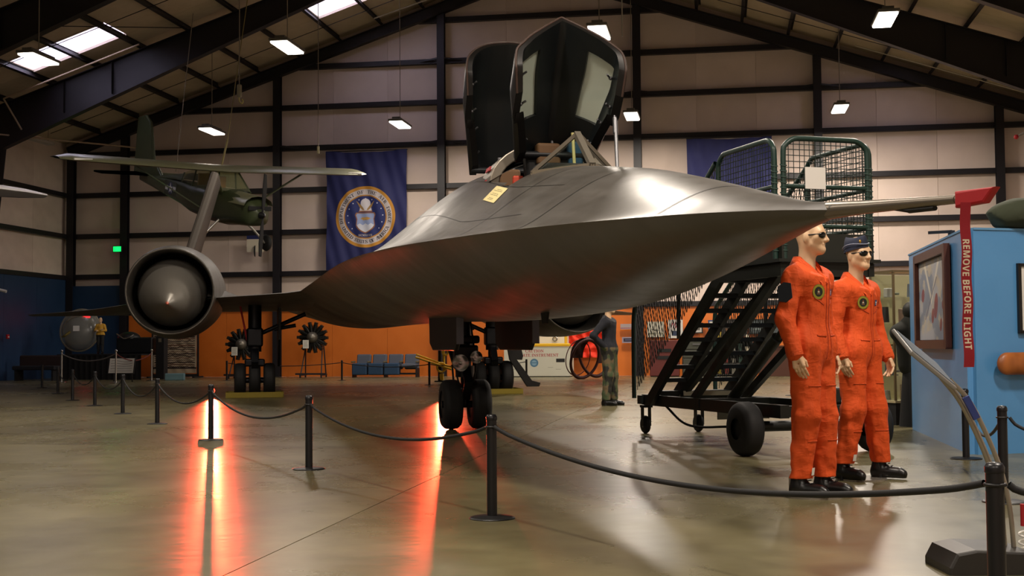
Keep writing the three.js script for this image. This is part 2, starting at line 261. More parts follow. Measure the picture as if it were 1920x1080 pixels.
// ================================================================ THE JET
const skinTex = tex(512, 512, (x, y) => { const a = fbm(x * 6, y * 6, 5, 6), b = fbm(x * 4, y * 60, 3, 4, 3); const k = (a - 0.5) * 30 + (b - 0.5) * 18; return [62 + k, 58 + k, 53 + k]; });
const skinRough = tex(512, 512, (x, y) => { const a = fbm(x * 8, y * 8, 5, 8, 9), b = fbm(x * 50, y * 50, 2, 50); const r = 255 * (0.45 + (a - 0.5) * 0.28 + (b - 0.5) * 0.08); return [r, r, r]; }, false);
const jetSkin = phys({ color: 0xffffff, map: skinTex, roughness: 1, roughnessMap: skinRough, metalness: 0, ior: 1.8 });
const jetDark = std(0x141312, 0.5, 0.3), jetWell = std(0x0a0a0a, 0.8), gearMetal = std(0x1c1d22, 0.35, 0.6);
const jet = thing('spy_jet', 'long black twin-engine jet with both canopies raised', 'aircraft', NOSE, YAW);
const WS = [0, 0.25, 0.5, 1, 1.5, 2, 3, 4, 5, 6, 8, 10, 14, 18, 22, 30];
const fW = interp(WS, [0.035, 0.13, 0.22, 0.40, 0.56, 0.70, 0.95, 1.16, 1.33, 1.46, 1.61, 1.66, 1.70, 1.74, 1.8, 1.8]);
const fC = interp(WS, [1.655, 1.68, 1.70, 1.732, 1.757, 1.78, 1.82, 1.853, 1.888, 1.918, 1.967, 2.0, 2.03, 2.06, 2.07, 2.07]);
const FS = [0, 0.06, 0.2, 0.4, 0.9, 1.5, 2.15, 2.8, 3.56, 4.0, 4.6, 5.5, 6.5, 8, 10, 12, 15, 18, 22, 26, 30];
const fT = interp(FS, [1.69, 1.70, 1.715, 1.745, 1.845, 1.975, 2.11, 2.235, 2.353, 2.42, 2.51, 2.66, 2.80, 2.86, 2.87, 2.86, 2.84, 2.82, 2.80, 2.7, 2.5]);
const fB = interp(FS, [1.63, 1.622, 1.612, 1.6, 1.56, 1.505, 1.435, 1.378, 1.325, 1.307, 1.295, 1.285, 1.285, 1.3, 1.335, 1.365, 1.395, 1.415, 1.43, 1.5, 1.7]);
const fMu = interp([0, 1, 2, 3, 5, 7, 9, 12, 16], [0.95, 1.2, 1.4, 1.6, 1.8, 1.8, 2.1, 2.6, 3.0]), fMl = interp([0, 3, 8, 14, 18], [0.9, 0.9, 0.9, 1.05, 1.15]);
const topY = (s, v) => { const q = Math.min(1, Math.abs(v) / fW(s)); return fC(s) + (fT(s) - fC(s)) * (1 - q * q) ** fMu(s); };
{
  const ST = []; for (let s = 0; s < 4.6; s += 0.14) ST.push(s); for (let s = 4.6; s < 8.4; s += 0.1) ST.push(s); for (let s = 8.4; s <= 30; s += 0.4) ST.push(s);
  const nq = 72, qa = (j) => Math.sin((j / nq - 0.5) * Math.PI);
  const inCut = (s, v) => (s > 4.85 && s < 5.75 && Math.abs(v) < 0.54) || (s > 6.4 && s < 7.5 && Math.abs(v) < 0.45);
  const up = grid(ST.length - 1, nq, (i, j) => { const s = ST[i], v = qa(j) * fW(s); return [v, topY(s, v), -s]; }, (i, j) => inCut((ST[i] + ST[i + 1]) / 2, (qa(j) + qa(j + 1)) / 2 * fW(ST[i])));
  const low = grid(ST.length - 1, nq, (i, j) => { const s = ST[i], q = -qa(j); return [q * fW(s), fC(s) - (fC(s) - fB(s)) * (1 - q * q) ** fMl(s), -s]; });
  for (const g of [up, low]) { const p = g.attributes.position, uv = g.attributes.uv; for (let k = 0; k < p.count; k++) uv.setXY(k, p.getZ(k) / 5, p.getX(k) / 5 + p.getY(k) / 7); }
  const f = part('fuselage', [up], jetSkin, jet);
  part('belly', [low, grid(1, nq, (i, j) => { const q = qa(j); return [q * fW(30), i ? topY(30, q * fW(30)) : fC(30) - (fC(30) - fB(30)) * (1 - q * q) ** fMl(30), -30]; })], jetSkin, jet);
  part('nose_cap', sp(0.045, [0, 1.66, -0.0], [0.9, 0.75, 1.4], 16), jetSkin, f);
  // skin seams: thin raised straps over the upper surface
  for (const s of [1.25, 2.9, 4.15, 8.6, 10.2, 12, 14, 16]) part('seam_strap', grid(1, 30, (i, j) => { const ss = s + i * 0.012, v = Math.sin((j / 30 - 0.5) * Math.PI * 0.98) * fW(ss); return [v, topY(ss, v) + 0.0025, -ss]; }), jetDark, f);
  for (const v of [0.55, 0.95]) for (const sg of [-1, 1]) part('seam_strap', grid(40, 1, (i, j) => { const ss = 3.4 + i * 0.3, vv = sg * (v + j * 0.005) * Math.min(1, fW(ss) / 1.3); return [vv, topY(ss, vv) + 0.0025, -ss]; }), jetDark, f);
  // belly antennas and access plates
  part('antenna_blade', [poly([[0, 0], [0.35, 0], [0.24, -0.2], [0.1, -0.2]], 0.02)].map((g) => place(g, [-0.25, 1.42, -4.7], [0, Math.PI / 2, 0])), jetWell, f);
  part('access_plate', bx(0.3, 0.012, 0.5, [0.35, 1.345, -5.2], [0, 0, 0.2]), jetWell, f);
}
{ // pitot boom on the nose, its red cover
  const b = part('pitot_boom', [bar([0, 1.66, -0.06], [0, 1.638, 0.28], 0.042, 20, 0.03), bar([0, 1.638, 0.28], [0, 1.588, 1.02], 0.03, 20, 0.017), bar([0, 1.588, 1.02], [0, 1.583, 1.07], 0.015, 14)], std(0x8a8072, 0.33, 0.75), jet);
  part('side_probe', [bar([0, 1.62, 0.45], [0.0, 1.582, 0.66], 0.009, 10), bar([0, 1.582, 0.66], [0, 1.572, 0.86], 0.011, 10)], jetDark, b);
}
{ // wings with thin leading edges
  const LE = interp([1.4, 1.8, 2.4, 3.4, 5.0, 8.3], [15.8, 18.4, 19.6, 21.2, 23.9, 29.6]), TE = interp([1.4, 5, 8.3], [30.6, 30.6, 31.2]), TH = interp([1.4, 2.4, 4.2, 8.3], [0.34, 0.26, 0.24, 0.04]);
  const ZL = interp([1.4, 5, 6.5, 8.3], [2.06, 2.04, 1.95, 1.93]);
  for (const sg of [-1, 1]) { const prof = [[0, 0], [0.04, 0.3], [0.15, 0.75], [0.4, 1], [0.7, 0.65], [1, 0.02]];
    const mk = (up) => grid(24, 5, (i, j) => { const v = 1.4 + 6.9 * i / 24, [f, t] = prof[j], l = LE(v), e = TE(v); return [sg * v, ZL(v) + up * t * TH(v) * (up > 0 ? 0.35 : 0.65), -(l + (e - l) * f)]; });
    const w = part('wing', [mk(1)], jetSkin, jet); part('underside', [mk(-1)], jetSkin, w);
    part('elevon', bx(2.6, 0.04, 0.9, [sg * 6.7, 1.97, -31.2], [0, sg * 0.05, 0]), jetDark, w); }
}
for (const sg of [-1, 1]) { // engine nacelle: cowl, duct, spike, fin
  const n = sub('nacelle', jet); n.position.set(sg * 4.2, 2.17, -20.75); n.rotation.x = 0.03;
  const prof = [[0.80, -2.2], [0.80, -0.6], [0.825, -0.1], [0.845, -0.005], [0.86, 0], [0.872, -0.02], [0.93, -0.6], [0.99, -1.6], [1.02, -3], [1.0, -5.5], [0.92, -8], [0.78, -10.2], [0.7, -10.2]];
  part('cowl', lathe(prof, [0, 0, 0], [Math.PI / 2, 0, 0], 56), jetSkin, n);
  part('duct_wall', cy(0.8, 0.8, 0.02, [0, 0, -2.2], [Math.PI / 2, 0, 0], 40), jetWell, n);
  part('lip_ring', lathe([[0.835, -0.03], [0.85, 0.006], [0.862, -0.03]], [0, 0, 0], [Math.PI / 2, 0, 0], 56), std(0x6d675f, 0.38, 0.7), n);
  const sk = sub('spike', n); sk.position.set(0, -0.03, -0.75); sk.rotation.x = 0.13;
  part('cone', lathe([[0.001, 1.72], [0.04, 1.64], [0.36, 0.86], [0.66, 0.13], [0.69, 0], [0.68, -0.5], [0.6, -1.3]], [0, 0, 0], [Math.PI / 2, 0, 0], 64), phys({ color: 0x8f8a82, roughness: 0.38, metalness: 0.45, anisotropy: 0.7, anisotropyRotation: 0 }), sk);
  part('tip', lathe([[0.0005, 1.74], [0.02, 1.69], [0.035, 1.65]], [0, 0, 0], [Math.PI / 2, 0, 0], 16), std(0xc0604a, 0.4), sk, 'pale red tip');
  const fin = poly([[-1.9, 0], [1.9, 0], [0.9, 2.25], [-1.3, 2.25]], 0.2, 0.06);
  part('tail_fin', place(fin, [-sg * 0.08, 0.75, -6.6], [0, Math.PI / 2, 0]).applyMatrix4(new THREE.Matrix4().makeTranslation(0, 0.75, 0).multiply(new THREE.Matrix4().makeRotationZ(sg * 0.29)).multiply(new THREE.Matrix4().makeTranslation(0, -0.75, 0))), std(0x4a443e, 0.5, 0.3), n);
  part('fairing', [grid(10, 6, (i, j) => { const f = i / 10, a = j / 6 * Math.PI; return [-sg * (0.7 + 0.7 * f), -0.1 + Math.sin(a) * 0.28 * (1 - f) + 0.0, -1.2 - 1.2 * f + Math.cos(a) * 0.6 * (1 - f) - j * 0.5]; })], jetSkin, n);
}
// ---------------------------------------------------------------- cockpits and canopies
{
  const tub = (s0, s1, hw) => { const t = sub('cockpit', jet), L = s1 - s0, z = -(s0 + s1) / 2;
    part('tub', [bx(2 * hw, 0.03, L, [0, 1.85, z]), bx(0.02, 0.5, L, [-hw, 2.1, z]), bx(0.02, 0.5, L, [hw, 2.1, z]), bx(2 * hw, 0.5, 0.03, [0, 2.1, -s0]), bx(2 * hw, 0.5, 0.03, [0, 2.1, -s1])], jetWell, t);
    part('seat', [rbx(0.5, 0.95, 0.16, 0.04, [0, 2.3, z - L * 0.28], [-0.2, 0, 0]), rbx(0.48, 0.15, 0.5, 0.05, [0, 2.0, z])], M.blackMatte, t);
    part('headrest', rbx(0.22, 0.2, 0.14, 0.03, [-0.05, 2.74, z - L * 0.3]), std(0x6b4d31, 0.7), t, 'brown headrest');
    part('harness', rbx(0.14, 0.22, 0.1, 0.03, [0.2, 2.75, z - L * 0.28]), std(0x1d4a6a, 0.7), t, 'blue strap bundle');
    parts('red_guard', [rbx(0.12, 0.14, 0.05, 0.02, [0.28, 2.5, z + L * 0.3]), rbx(0.1, 0.12, 0.05, 0.02, [-0.3, 2.5, z - L * 0.4])], std(0xb03a22, 0.6), t);
    part('instrument_hood', rbx(0.6, 0.2, 0.25, 0.06, [0, 2.48, -s0 - 0.18]), M.blackMatte, t);
    parts('rail', [bar([-0.12, 2.1, z - L * 0.35], [-0.12, 2.98, z - L * 0.42], 0.028), bar([0.02, 2.1, z - L * 0.35], [0.02, 2.98, z - L * 0.42], 0.022)], M.greyMetal, t);
    return t; };
  tub(4.85, 5.77, 0.55); tub(6.4, 7.52, 0.46);
  // V windshield
  const w = sub('windshield', jet), A = [0, 2.79, -4.72], F = [0, topY(4.25, 0) + 0.005, -4.25], cl = (sg) => [sg * 0.36, topY(4.84, 0.36) + 0.01, -4.84];
  for (const sg of [-1, 1]) { const c = cl(sg), g = new THREE.BufferGeometry(); g.setAttribute('position', new THREE.Float32BufferAttribute([...F, ...c, ...A], 3)); g.setAttribute('uv', new THREE.Float32BufferAttribute([0, 0, 1, 0, 0, 1], 2)); g.computeVertexNormals();
    part('pane', g, sg < 0 ? M.cockpitGlass : M.cockpitGlass, w); part('sill_frame', beam(F, c, 0.03, 0.035), std(0x8d8270, 0.45, 0.4), w); part('rear_frame', beam(c, A, 0.05, 0.03), std(0x5e564a, 0.5, 0.4), w); }
  part('centre_frame', beam(F, A, 0.05, 0.045), std(0x6d675c, 0.5, 0.4), w);
  // fixed frame between the two cockpits
  const arch = []; for (let i = 0; i <= 16; i++) { const a = Math.PI * i / 16; arch.push([0.52 * Math.cos(a), 2.5 + 0.38 * Math.sin(a)]); }
  const hole = []; for (let i = 16; i >= 0; i--) { const a = Math.PI * i / 16; hole.push([0.45 * Math.cos(a), 2.5 + 0.3 * Math.sin(a)]); }
  part('centre_arch', [place(poly([[0.54, 2.34], ...arch, [-0.54, 2.34], [-0.47, 2.34], ...hole, [0.47, 2.34]], 0.5, 0.01), [0, 0, -6.08], [0, 0, 0])].map((g) => g.translate(0, 0.0, 0.0)), std(0x9a9184, 0.36, 0.6), jet);
  parts('red_stencil', [bx(0.012, 0.05, 0.24, [-0.535, 2.53, -6.08], [0, 0, 0.05]), bx(0.012, 0.04, 0.2, [-0.5, 2.66, -6.05], [0, 0, -0.3])], std(0xb83a40, 0.6), jet);
}
const canopyGlass = phys({ color: 0xd2dccc, roughness: 0.35, transmission: 0.5, thickness: 0 });
function canopy(name, hingeS, hingeY, L, theta, wF, hF, peak, winZ, label, sx, sy) {
  const c = sub(name, jet); c.position.set(0, hingeY, -hingeS); c.rotation.x = -theta; c.userData.label = label;
  const ang = interp([0, 0.2, 0.4, 0.6, 0.8, 1], sx), hy = interp([0, 0.2, 0.4, 0.6, 0.8, 1], sy);
  const NU = 22, NV = 40;
  const P = (i, j, off) => { const f = i / NU, t = (j / NV - 0.5) * 2, a = Math.abs(t), sg = Math.sign(t) || 1;
    const w = (wF * (0.72 + 0.28 * Math.min(1, f * 1.5))) - off, h = hF * (0.6 + 0.4 * Math.min(1, f * 1.8)) - off, pk = peak * f * f * (1 - Math.min(1, a * 2.2)) ** 1.2;
    const z = L * f * (1 - 0.20 * a * a * f) - (a > 0.85 ? (a - 0.85) * 0.9 * (f > 0.5 ? f : 1 - f) * (f > 0.5 ? 1 : -1) : 0); return [sg * w * ang(a), h * hy(a) + pk, z]; };
  const inWin = (i, j) => { const f = (i + 0.5) / NU, a = Math.abs((j + 0.5) / NV - 0.5) * 2; return f > winZ[0] && f < winZ[1] && a > winZ[2] && a < winZ[3]; };
  const outer = grid(NU, NV, (i, j) => P(i, j, 0), inWin), inner = grid(NU, NV, (i, j) => P(i, j, 0.07), inWin);
  const rim = []; for (const i of [0, NU]) rim.push(grid(1, NV, (k, j) => P(i, j, k * 0.07))); for (const j of [0, NV]) rim.push(grid(NU, 1, (i, k) => P(i, j, k * 0.07)));
  const cells = []; for (let i = 0; i < NU; i++) for (let j = 0; j < NV; j++) if (inWin(i, j)) { for (const [di, dj] of [[1, 0], [-1, 0], [0, 1], [0, -1]]) if (!inWin(i + di, j + dj)) { const e = di ? [[i + (di > 0 ? 1 : 0), j], [i + (di > 0 ? 1 : 0), j + 1]] : [[i, j + (dj > 0 ? 1 : 0)], [i + 1, j + (dj > 0 ? 1 : 0)]]; cells.push(grid(1, 1, (a, b) => P(e[a][0], e[a][1], b * 0.07))); } }
  part('shell', [outer, ...rim], std(0x1d1b1a, 0.4, 0.45), c); part('lining', [inner, ...cells], std(0x0d1113, 0.42), c);
  for (const sg of [-1, 1]) { const only = (i, j) => !(inWin(i, j) && Math.sign((j + 0.5) / NV - 0.5) === sg); part('window_pane', grid(NU, NV, (i, j) => P(i, j, 0.035), only), canopyGlass, c); }
  const e = []; for (let j = 0; j <= NV; j += 1) e.push(P(NU, j, 0.012)); part('front_seal', tube(e, 0.011, 80, 6), std(0x38241b, 0.6), c, 'brownish edge seal');
  for (const [f, a] of [[0.78, 0.62], [0.4, 0.86], [0.62, 0.9], [0.2, 0.8]]) for (const sg of [-1, 1]) { const p = P(Math.round(f * NU), Math.round((0.5 + sg * a / 2) * NV), 0.085); part('latch', [sp(0.018, p, [1, 1, 1], 10), bar(p, [p[0] * 0.9, p[1] - 0.01, p[2] + 0.04], 0.01, 6)], M.greyMetal, c); }
  part('hinge_bar', bar([-0.36, -0.02, 0.06], [0.36, -0.02, 0.06], 0.035, 12), std(0x222326, 0.4, 0.5), c);
  return c;
}
canopy('front_canopy', 5.6, 2.70, 1.14, 0.84, 0.49, 0.38, 0.14, [0.3, 0.86, 0.24, 0.62], 'raised black front canopy with pointed top and pale windows', [0, 0.4, 0.76, 0.97, 1.0, 0.96], [1, 0.7, 0.4, 0.1, -0.18, -0.5]);
canopy('rear_canopy', 7.85, 2.86, 1.34, 1.0, 0.51, 0.38, 0.02, [0.3, 0.72, 0.5, 0.78], 'raised black rear canopy with rounded top', [0, 0.42, 0.78, 0.96, 1.0, 0.97], [1, 0.93, 0.66, 0.3, 0.0, -0.32]);
part('canopy_strut', [bar([0.4, 2.4, -4.9], [0.44, 3.0, -5.1], 0.016, 10), bar([0.43, 2.86, -5.06], [0.44, 3.04, -5.11], 0.022, 10)], M.greyMetal, jet, 'tall grey prop rod under the front canopy');
part('canopy_strut', [bar([0.06, 2.3, -5.0], [0.06, 2.86, -5.1], 0.014, 10)], std(0xa9a067, 0.5), jet, 'thin yellowish prop rod');
{ // cream placard on the upper side
  const g = grid(4, 6, (i, j) => { const s = 4.78 + i * 0.12 - j * 0.03, v = -(0.575 + j * 0.026); return [v, topY(s, v) + 0.006, -s]; });
  part('placard', g, std(0xffffff, 0.6, 0, { map: canvasTex(96, 128, (x, w, h) => { x.fillStyle = '#d9c98c'; x.fillRect(0, 0, w, h); x.fillStyle = '#57502f'; for (const [y, a, b] of [[16, 30, 70], [26, 34, 64], [52, 20, 80], [64, 26, 72], [88, 16, 84], [100, 24, 60]]) for (let k = a; k < b; k += 7) x.fillRect(k, y, 4 + (k % 3), 5); }) }), jet, 'cream placard with dark stencilling');
}
// ---------------------------------------------------------------- landing gear
function wheel(R, w, x, y, z, parent) { // axle along x
  const t = part('tyre', lathe([[R * 0.55, -w / 2], [R * 0.86, -w / 2], [R * 0.97, -w * 0.36], [R, -w * 0.2], [R * 0.995, -w * 0.19], [R * 0.995, -w * 0.15], [R, -w * 0.14], [R, w * 0.14], [R * 0.995, w * 0.15], [R * 0.995, w * 0.19], [R, w * 0.2], [R * 0.97, w * 0.36], [R * 0.86, w / 2], [R * 0.55, w / 2]], [x, y, z], [0, 0, Math.PI / 2], 40), M.rubber, parent);
  part('hub', [lathe([[0.001, -w * 0.36], [R * 0.3, -w * 0.42], [R * 0.56, -w * 0.46], [R * 0.56, w * 0.46], [R * 0.3, w * 0.42], [0.001, w * 0.36]], [x, y, z], [0, 0, Math.PI / 2], 28)], std(0x2a2a2d, 0.4, 0.6), t); return t;
}
{
  const g = sub('nose_gear', jet); g.position.set(0, 0, -10.4);
  for (const sg of [-1, 1]) wheel(0.31, 0.235, sg * 0.18, 0.31, 0, g);
  part('strut', [bar([0, 0.3, 0], [0, 0.75, 0], 0.055, 16), bar([0, 0.72, 0], [0, 1.5, -0.02], 0.085, 18), cy(0.12, 0.12, 0.14, [0, 0.72, 0])], gearMetal, g);
  part('axle', bar([-0.3, 0.31, 0], [0.3, 0.31, 0], 0.045, 14), gearMetal, g);
  part('torque_link', [beam([0, 0.38, 0.08], [0, 0.6, 0.26], 0.1, 0.04), beam([0, 0.6, 0.26], [0, 0.78, 0.08], 0.1, 0.04)], gearMetal, g);
  part('drag_brace', [bar([-0.13, 0.82, 0], [-0.16, 1.45, -1.1], 0.035), bar([0.13, 0.82, 0], [0.16, 1.45, -1.1], 0.035), rbx(0.3, 0.2, 0.22, 0.03, [0, 0.95, 0.05]), rbx(0.36, 0.1, 0.16, 0.03, [0, 1.12, 0.02])], gearMetal, g);
  parts('hydraulic_line', [tube([[0.07, 0.5, 0.08], [0.12, 0.8, 0.14], [0.09, 1.1, 0.1], [0.06, 1.4, 0.05]], 0.012), tube([[-0.07, 0.5, 0.08], [-0.13, 0.75, 0.12], [-0.1, 1.05, 0.12], [-0.05, 1.4, 0.05]], 0.012)], M.rubber, g);
  for (const [x, y, r] of [[-0.1, 0.83, 0.1], [0.1, 0.9, 0.075]]) { const l = part('landing_light', lathe([[0.001, -0.09], [r * 0.6, -0.07], [r, 0], [r * 1.05, 0.01]], [x, y, 0.26], [Math.PI / 2, 0, 0], 28), M.chrome, g); part('lens', lathe([[0.001, 0.025], [r * 0.6, 0.018], [r * 0.98, 0.005]], [x, y, 0.26], [Math.PI / 2, 0, 0], 28), M.glass, l); }
  for (const sg of [-1, 1]) { const d = part('gear_door', [place(poly([[-2.2, 0.42], [0.05, 0.42], [0.0, 0.02], [-0.25, -0.06], [-1.95, -0.06], [-2.15, 0.06]], 0.05, 0.012), [sg * 0.42, 1.06, 0], [0, Math.PI / 2, 0])], std(0x1b1a19, 0.42, 0.35), g); part('door_edge', bx(0.075, 0.42, 0.03, [sg * 0.42, 1.27, 2.2]), std(0x6b6a78, 0.5), d, 'pale grey leading edge'); }
  part('wheel_well', bx(0.8, 0.02, 2.3, [0, 1.36, 0.9]), jetWell, g);
}
for (const sg of [-1, 1]) {
  const g = sub('main_gear', jet); g.position.set(sg * 2.54, 0, -21.93);
  for (const k of [-1, 0, 1]) wheel(0.34, 0.24, k * 0.3, 0.372, 0, g);
  part('strut', [bar([0, 0.35, 0], [0, 1.0, 0], 0.09, 16), bar([0, 0.95, 0], [0, 2.0, 0], 0.14, 18), rbx(0.34, 0.4, 0.3, 0.05, [0, 1.25, 0.02]), rbx(0.42, 0.16, 0.34, 0.04, [0, 0.72, 0.03])], gearMetal, g);
  part('axle', bar([-0.42, 0.35, 0], [0.42, 0.35, 0], 0.06, 14), gearMetal, g);
  part('torque_link', [beam([0, 0.42, 0.1], [0, 0.72, 0.3], 0.14, 0.05), beam([0, 0.72, 0.3], [0, 1.0, 0.12], 0.14, 0.05)], gearMetal, g);
  part('side_brace', [bar([-sg * 0.05, 1.3, 0], [-sg * 1.05, 1.74, 0.1], 0.045), bar([-sg * 0.4, 1.42, 0.02], [-sg * 0.85, 1.5, 0.05], 0.04)], gearMetal, g);
  part('uplock_rod', bar([sg * 0.15, 1.15, 0.05], [sg * 0.3, 1.9, 0.05], 0.02), M.red, g, 'thin red lock rod');
  part('gear_door', sg < 0 ? place(poly([[-0.9, 0.75], [0.6, 0.75], [0.55, 0.1], [0.2, -0.45], [-0.2, -0.45], [-0.8, 0.1]], 0.05, 0.012), [0.5, 1.1, -0.3], [0, Math.PI / 2, 0]) : place(poly([[-0.14, 0.9], [0.1, 0.9], [0.3, 0.1], [0.28, 0.02], [0.16, 0.02], [0.5, -0.45], [0.68, -0.5], [0.66, -0.56], [0.4, -0.56], [0.02, 0.02]], 0.07, 0.012), [0.32, 0.72, 0.25], [0, 0, 0]), std(0x141313, 0.45, 0.3), g);
  const c = solo('drip_tray', sg < 0 ? 'yellow drip tray under the left-hand main wheels' : 'yellow drip tray under the right-hand main wheels behind the nose wheels', 'tray', [bx(1.15, 0.03, 0.9, [0, 0.015, 0]), bx(1.15, 0.11, 0.03, [0, 0.06, 0.46]), bx(1.15, 0.11, 0.03, [0, 0.06, -0.46]), bx(0.03, 0.11, 0.9, [0.575, 0.06, 0]), bx(0.03, 0.11, 0.9, [-0.575, 0.06, 0])], std(0x8f7d18, 0.5), [NOSE[0] - 21.93 * Math.sin(YAW) + sg * 2.54 * Math.cos(YAW), 0, NOSE[2] - 21.93 * Math.cos(YAW) - sg * 2.54 * Math.sin(YAW)], YAW);
}
{ // red cover and streamer on the probe tip
  const o = thing('pitot_cover', 'red cover on the nose probe with a hanging REMOVE BEFORE FLIGHT streamer', 'cover', [NOSE[0] + 1.1 * Math.sin(YAW), 1.583, NOSE[2] + 1.1 * Math.cos(YAW)], YAW);
  part('sleeve', [place(poly([[-0.045, -0.022], [0.09, -0.018], [0.135, 0.022], [-0.045, 0.022]], 0.04, 0.01), [0, 0, 0], [0, -Math.PI / 2 + 0.2, 0])], M.red, o);
  const t = canvasTex(64, 1024, (x, w, h) => { x.fillStyle = '#8e1020'; x.fillRect(0, 0, w, h); x.save(); x.translate(w / 2, 225); x.rotate(Math.PI / 2); x.fillStyle = '#d8d0b4'; x.font = 'bold 57px sans-serif'; x.textBaseline = 'middle'; x.textAlign = 'left'; x.scale(690 / x.measureText('REMOVE BEFORE FLIGHT').width, 1); x.fillText('REMOVE BEFORE FLIGHT', 0, 2); x.restore(); });
  const g = grid(2, 40, (i, j) => { const y = -0.02 - 0.615 * (1 - j / 40); return [(i / 2 - 0.5) * 0.042, y, 0.004 * Math.sin(j * 0.5) + 0.002 * i]; });
  part('streamer', [g], std(0xffffff, 0.75, 0, { map: t }), o).rotation.y = -YAW + 0.25; o.children[1].position.set(-0.034, 0, 0.03);
}
// red floor spotlights that wash the underside
for (const [x, z, ax, az, label] of [[-6.35, -27.0, 0.238, 1, 'small red floor spotlight near the left main wheels'], [-1.36, -25.6, 0.05, 1, 'small red floor spotlight behind the nose wheels']]) {
  const o = thing('floor_spotlight', label, 'spotlight', [x, 0, z], Math.atan2(ax, az));
  part('can', lathe([[0.001, -0.1], [0.05, -0.1], [0.068, 0.06], [0.064, 0.07], [0.058, 0.02]], [0, 0.13, 0], [Math.PI / 2 - 0.12, 0, 0], 24), M.black, o); part('bracket', [bx(0.16, 0.012, 0.14, [0, 0.006, 0]), bx(0.01, 0.14, 0.03, [0.072, 0.07, 0]), bx(0.01, 0.14, 0.03, [-0.072, 0.07, 0])], M.black, o);
  part('lens', cy(0.057, 0.057, 0.006, [0, 0.134, 0.045], [Math.PI / 2 - 0.12, 0, 0], 24), std(0xff2010, 0.4, 0, { emissive: RED_COLOR, emissiveIntensity: 4 }), o);
  const l = new THREE.SpotLight(RED_COLOR, RED, 0, 0.1, 0.9, 2); l.position.set(0, 0.14, 0.2); l.target.position.set(0, 0.14, 3); l.shadow.radius = 3; l.castShadow = true; o.add(l); o.add(l.target); l.name = 'light'; l.target.name = 'light_target';
}

// ================================================================ FIGURES (signed distance fields meshed with surface nets)
const smin = (a, b, k) => { const h = Math.max(k - Math.abs(a - b), 0) / k; return Math.min(a, b) - h * h * k * 0.25; };
function cone(a, b, ra, rb, sz = 1) { // tapered capsule, flattened in z by sz
  const ax = a[0], ay = a[1], az = a[2] / sz, dx = b[0] - ax, dy = b[1] - ay, dz = b[2] / sz - az, L = dx * dx + dy * dy + dz * dz + 1e-9;
  return (x, y, z) => { const px = x - ax, py = y - ay, pz = z / sz - az; let t = (px * dx + py * dy + pz * dz) / L; t = t < 0 ? 0 : t > 1 ? 1 : t; const qx = px - t * dx, qy = py - t * dy, qz = pz - t * dz; return (Math.sqrt(qx * qx + qy * qy + qz * qz) - (ra + (rb - ra) * t)) * (sz < 1 ? sz + (1 - sz) * 0.3 : 1); };
}
function ell(c, r) { const m = Math.min(...r); return (x, y, z) => { const a = (x - c[0]) / r[0], b = (y - c[1]) / r[1], d = (z - c[2]) / r[2]; const k = Math.sqrt(a * a + b * b + d * d); return (k - 1) * m * (k > 1 ? 1 : 1); }; }
function field(prims) { return (x, y, z) => { let d = 1e3; for (const [f, k] of prims) d = k > 0 ? smin(d, f(x, y, z), k) : k < 0 ? Math.max(d, -f(x, y, z) + 0) : Math.min(d, f(x, y, z)); return d; }; }
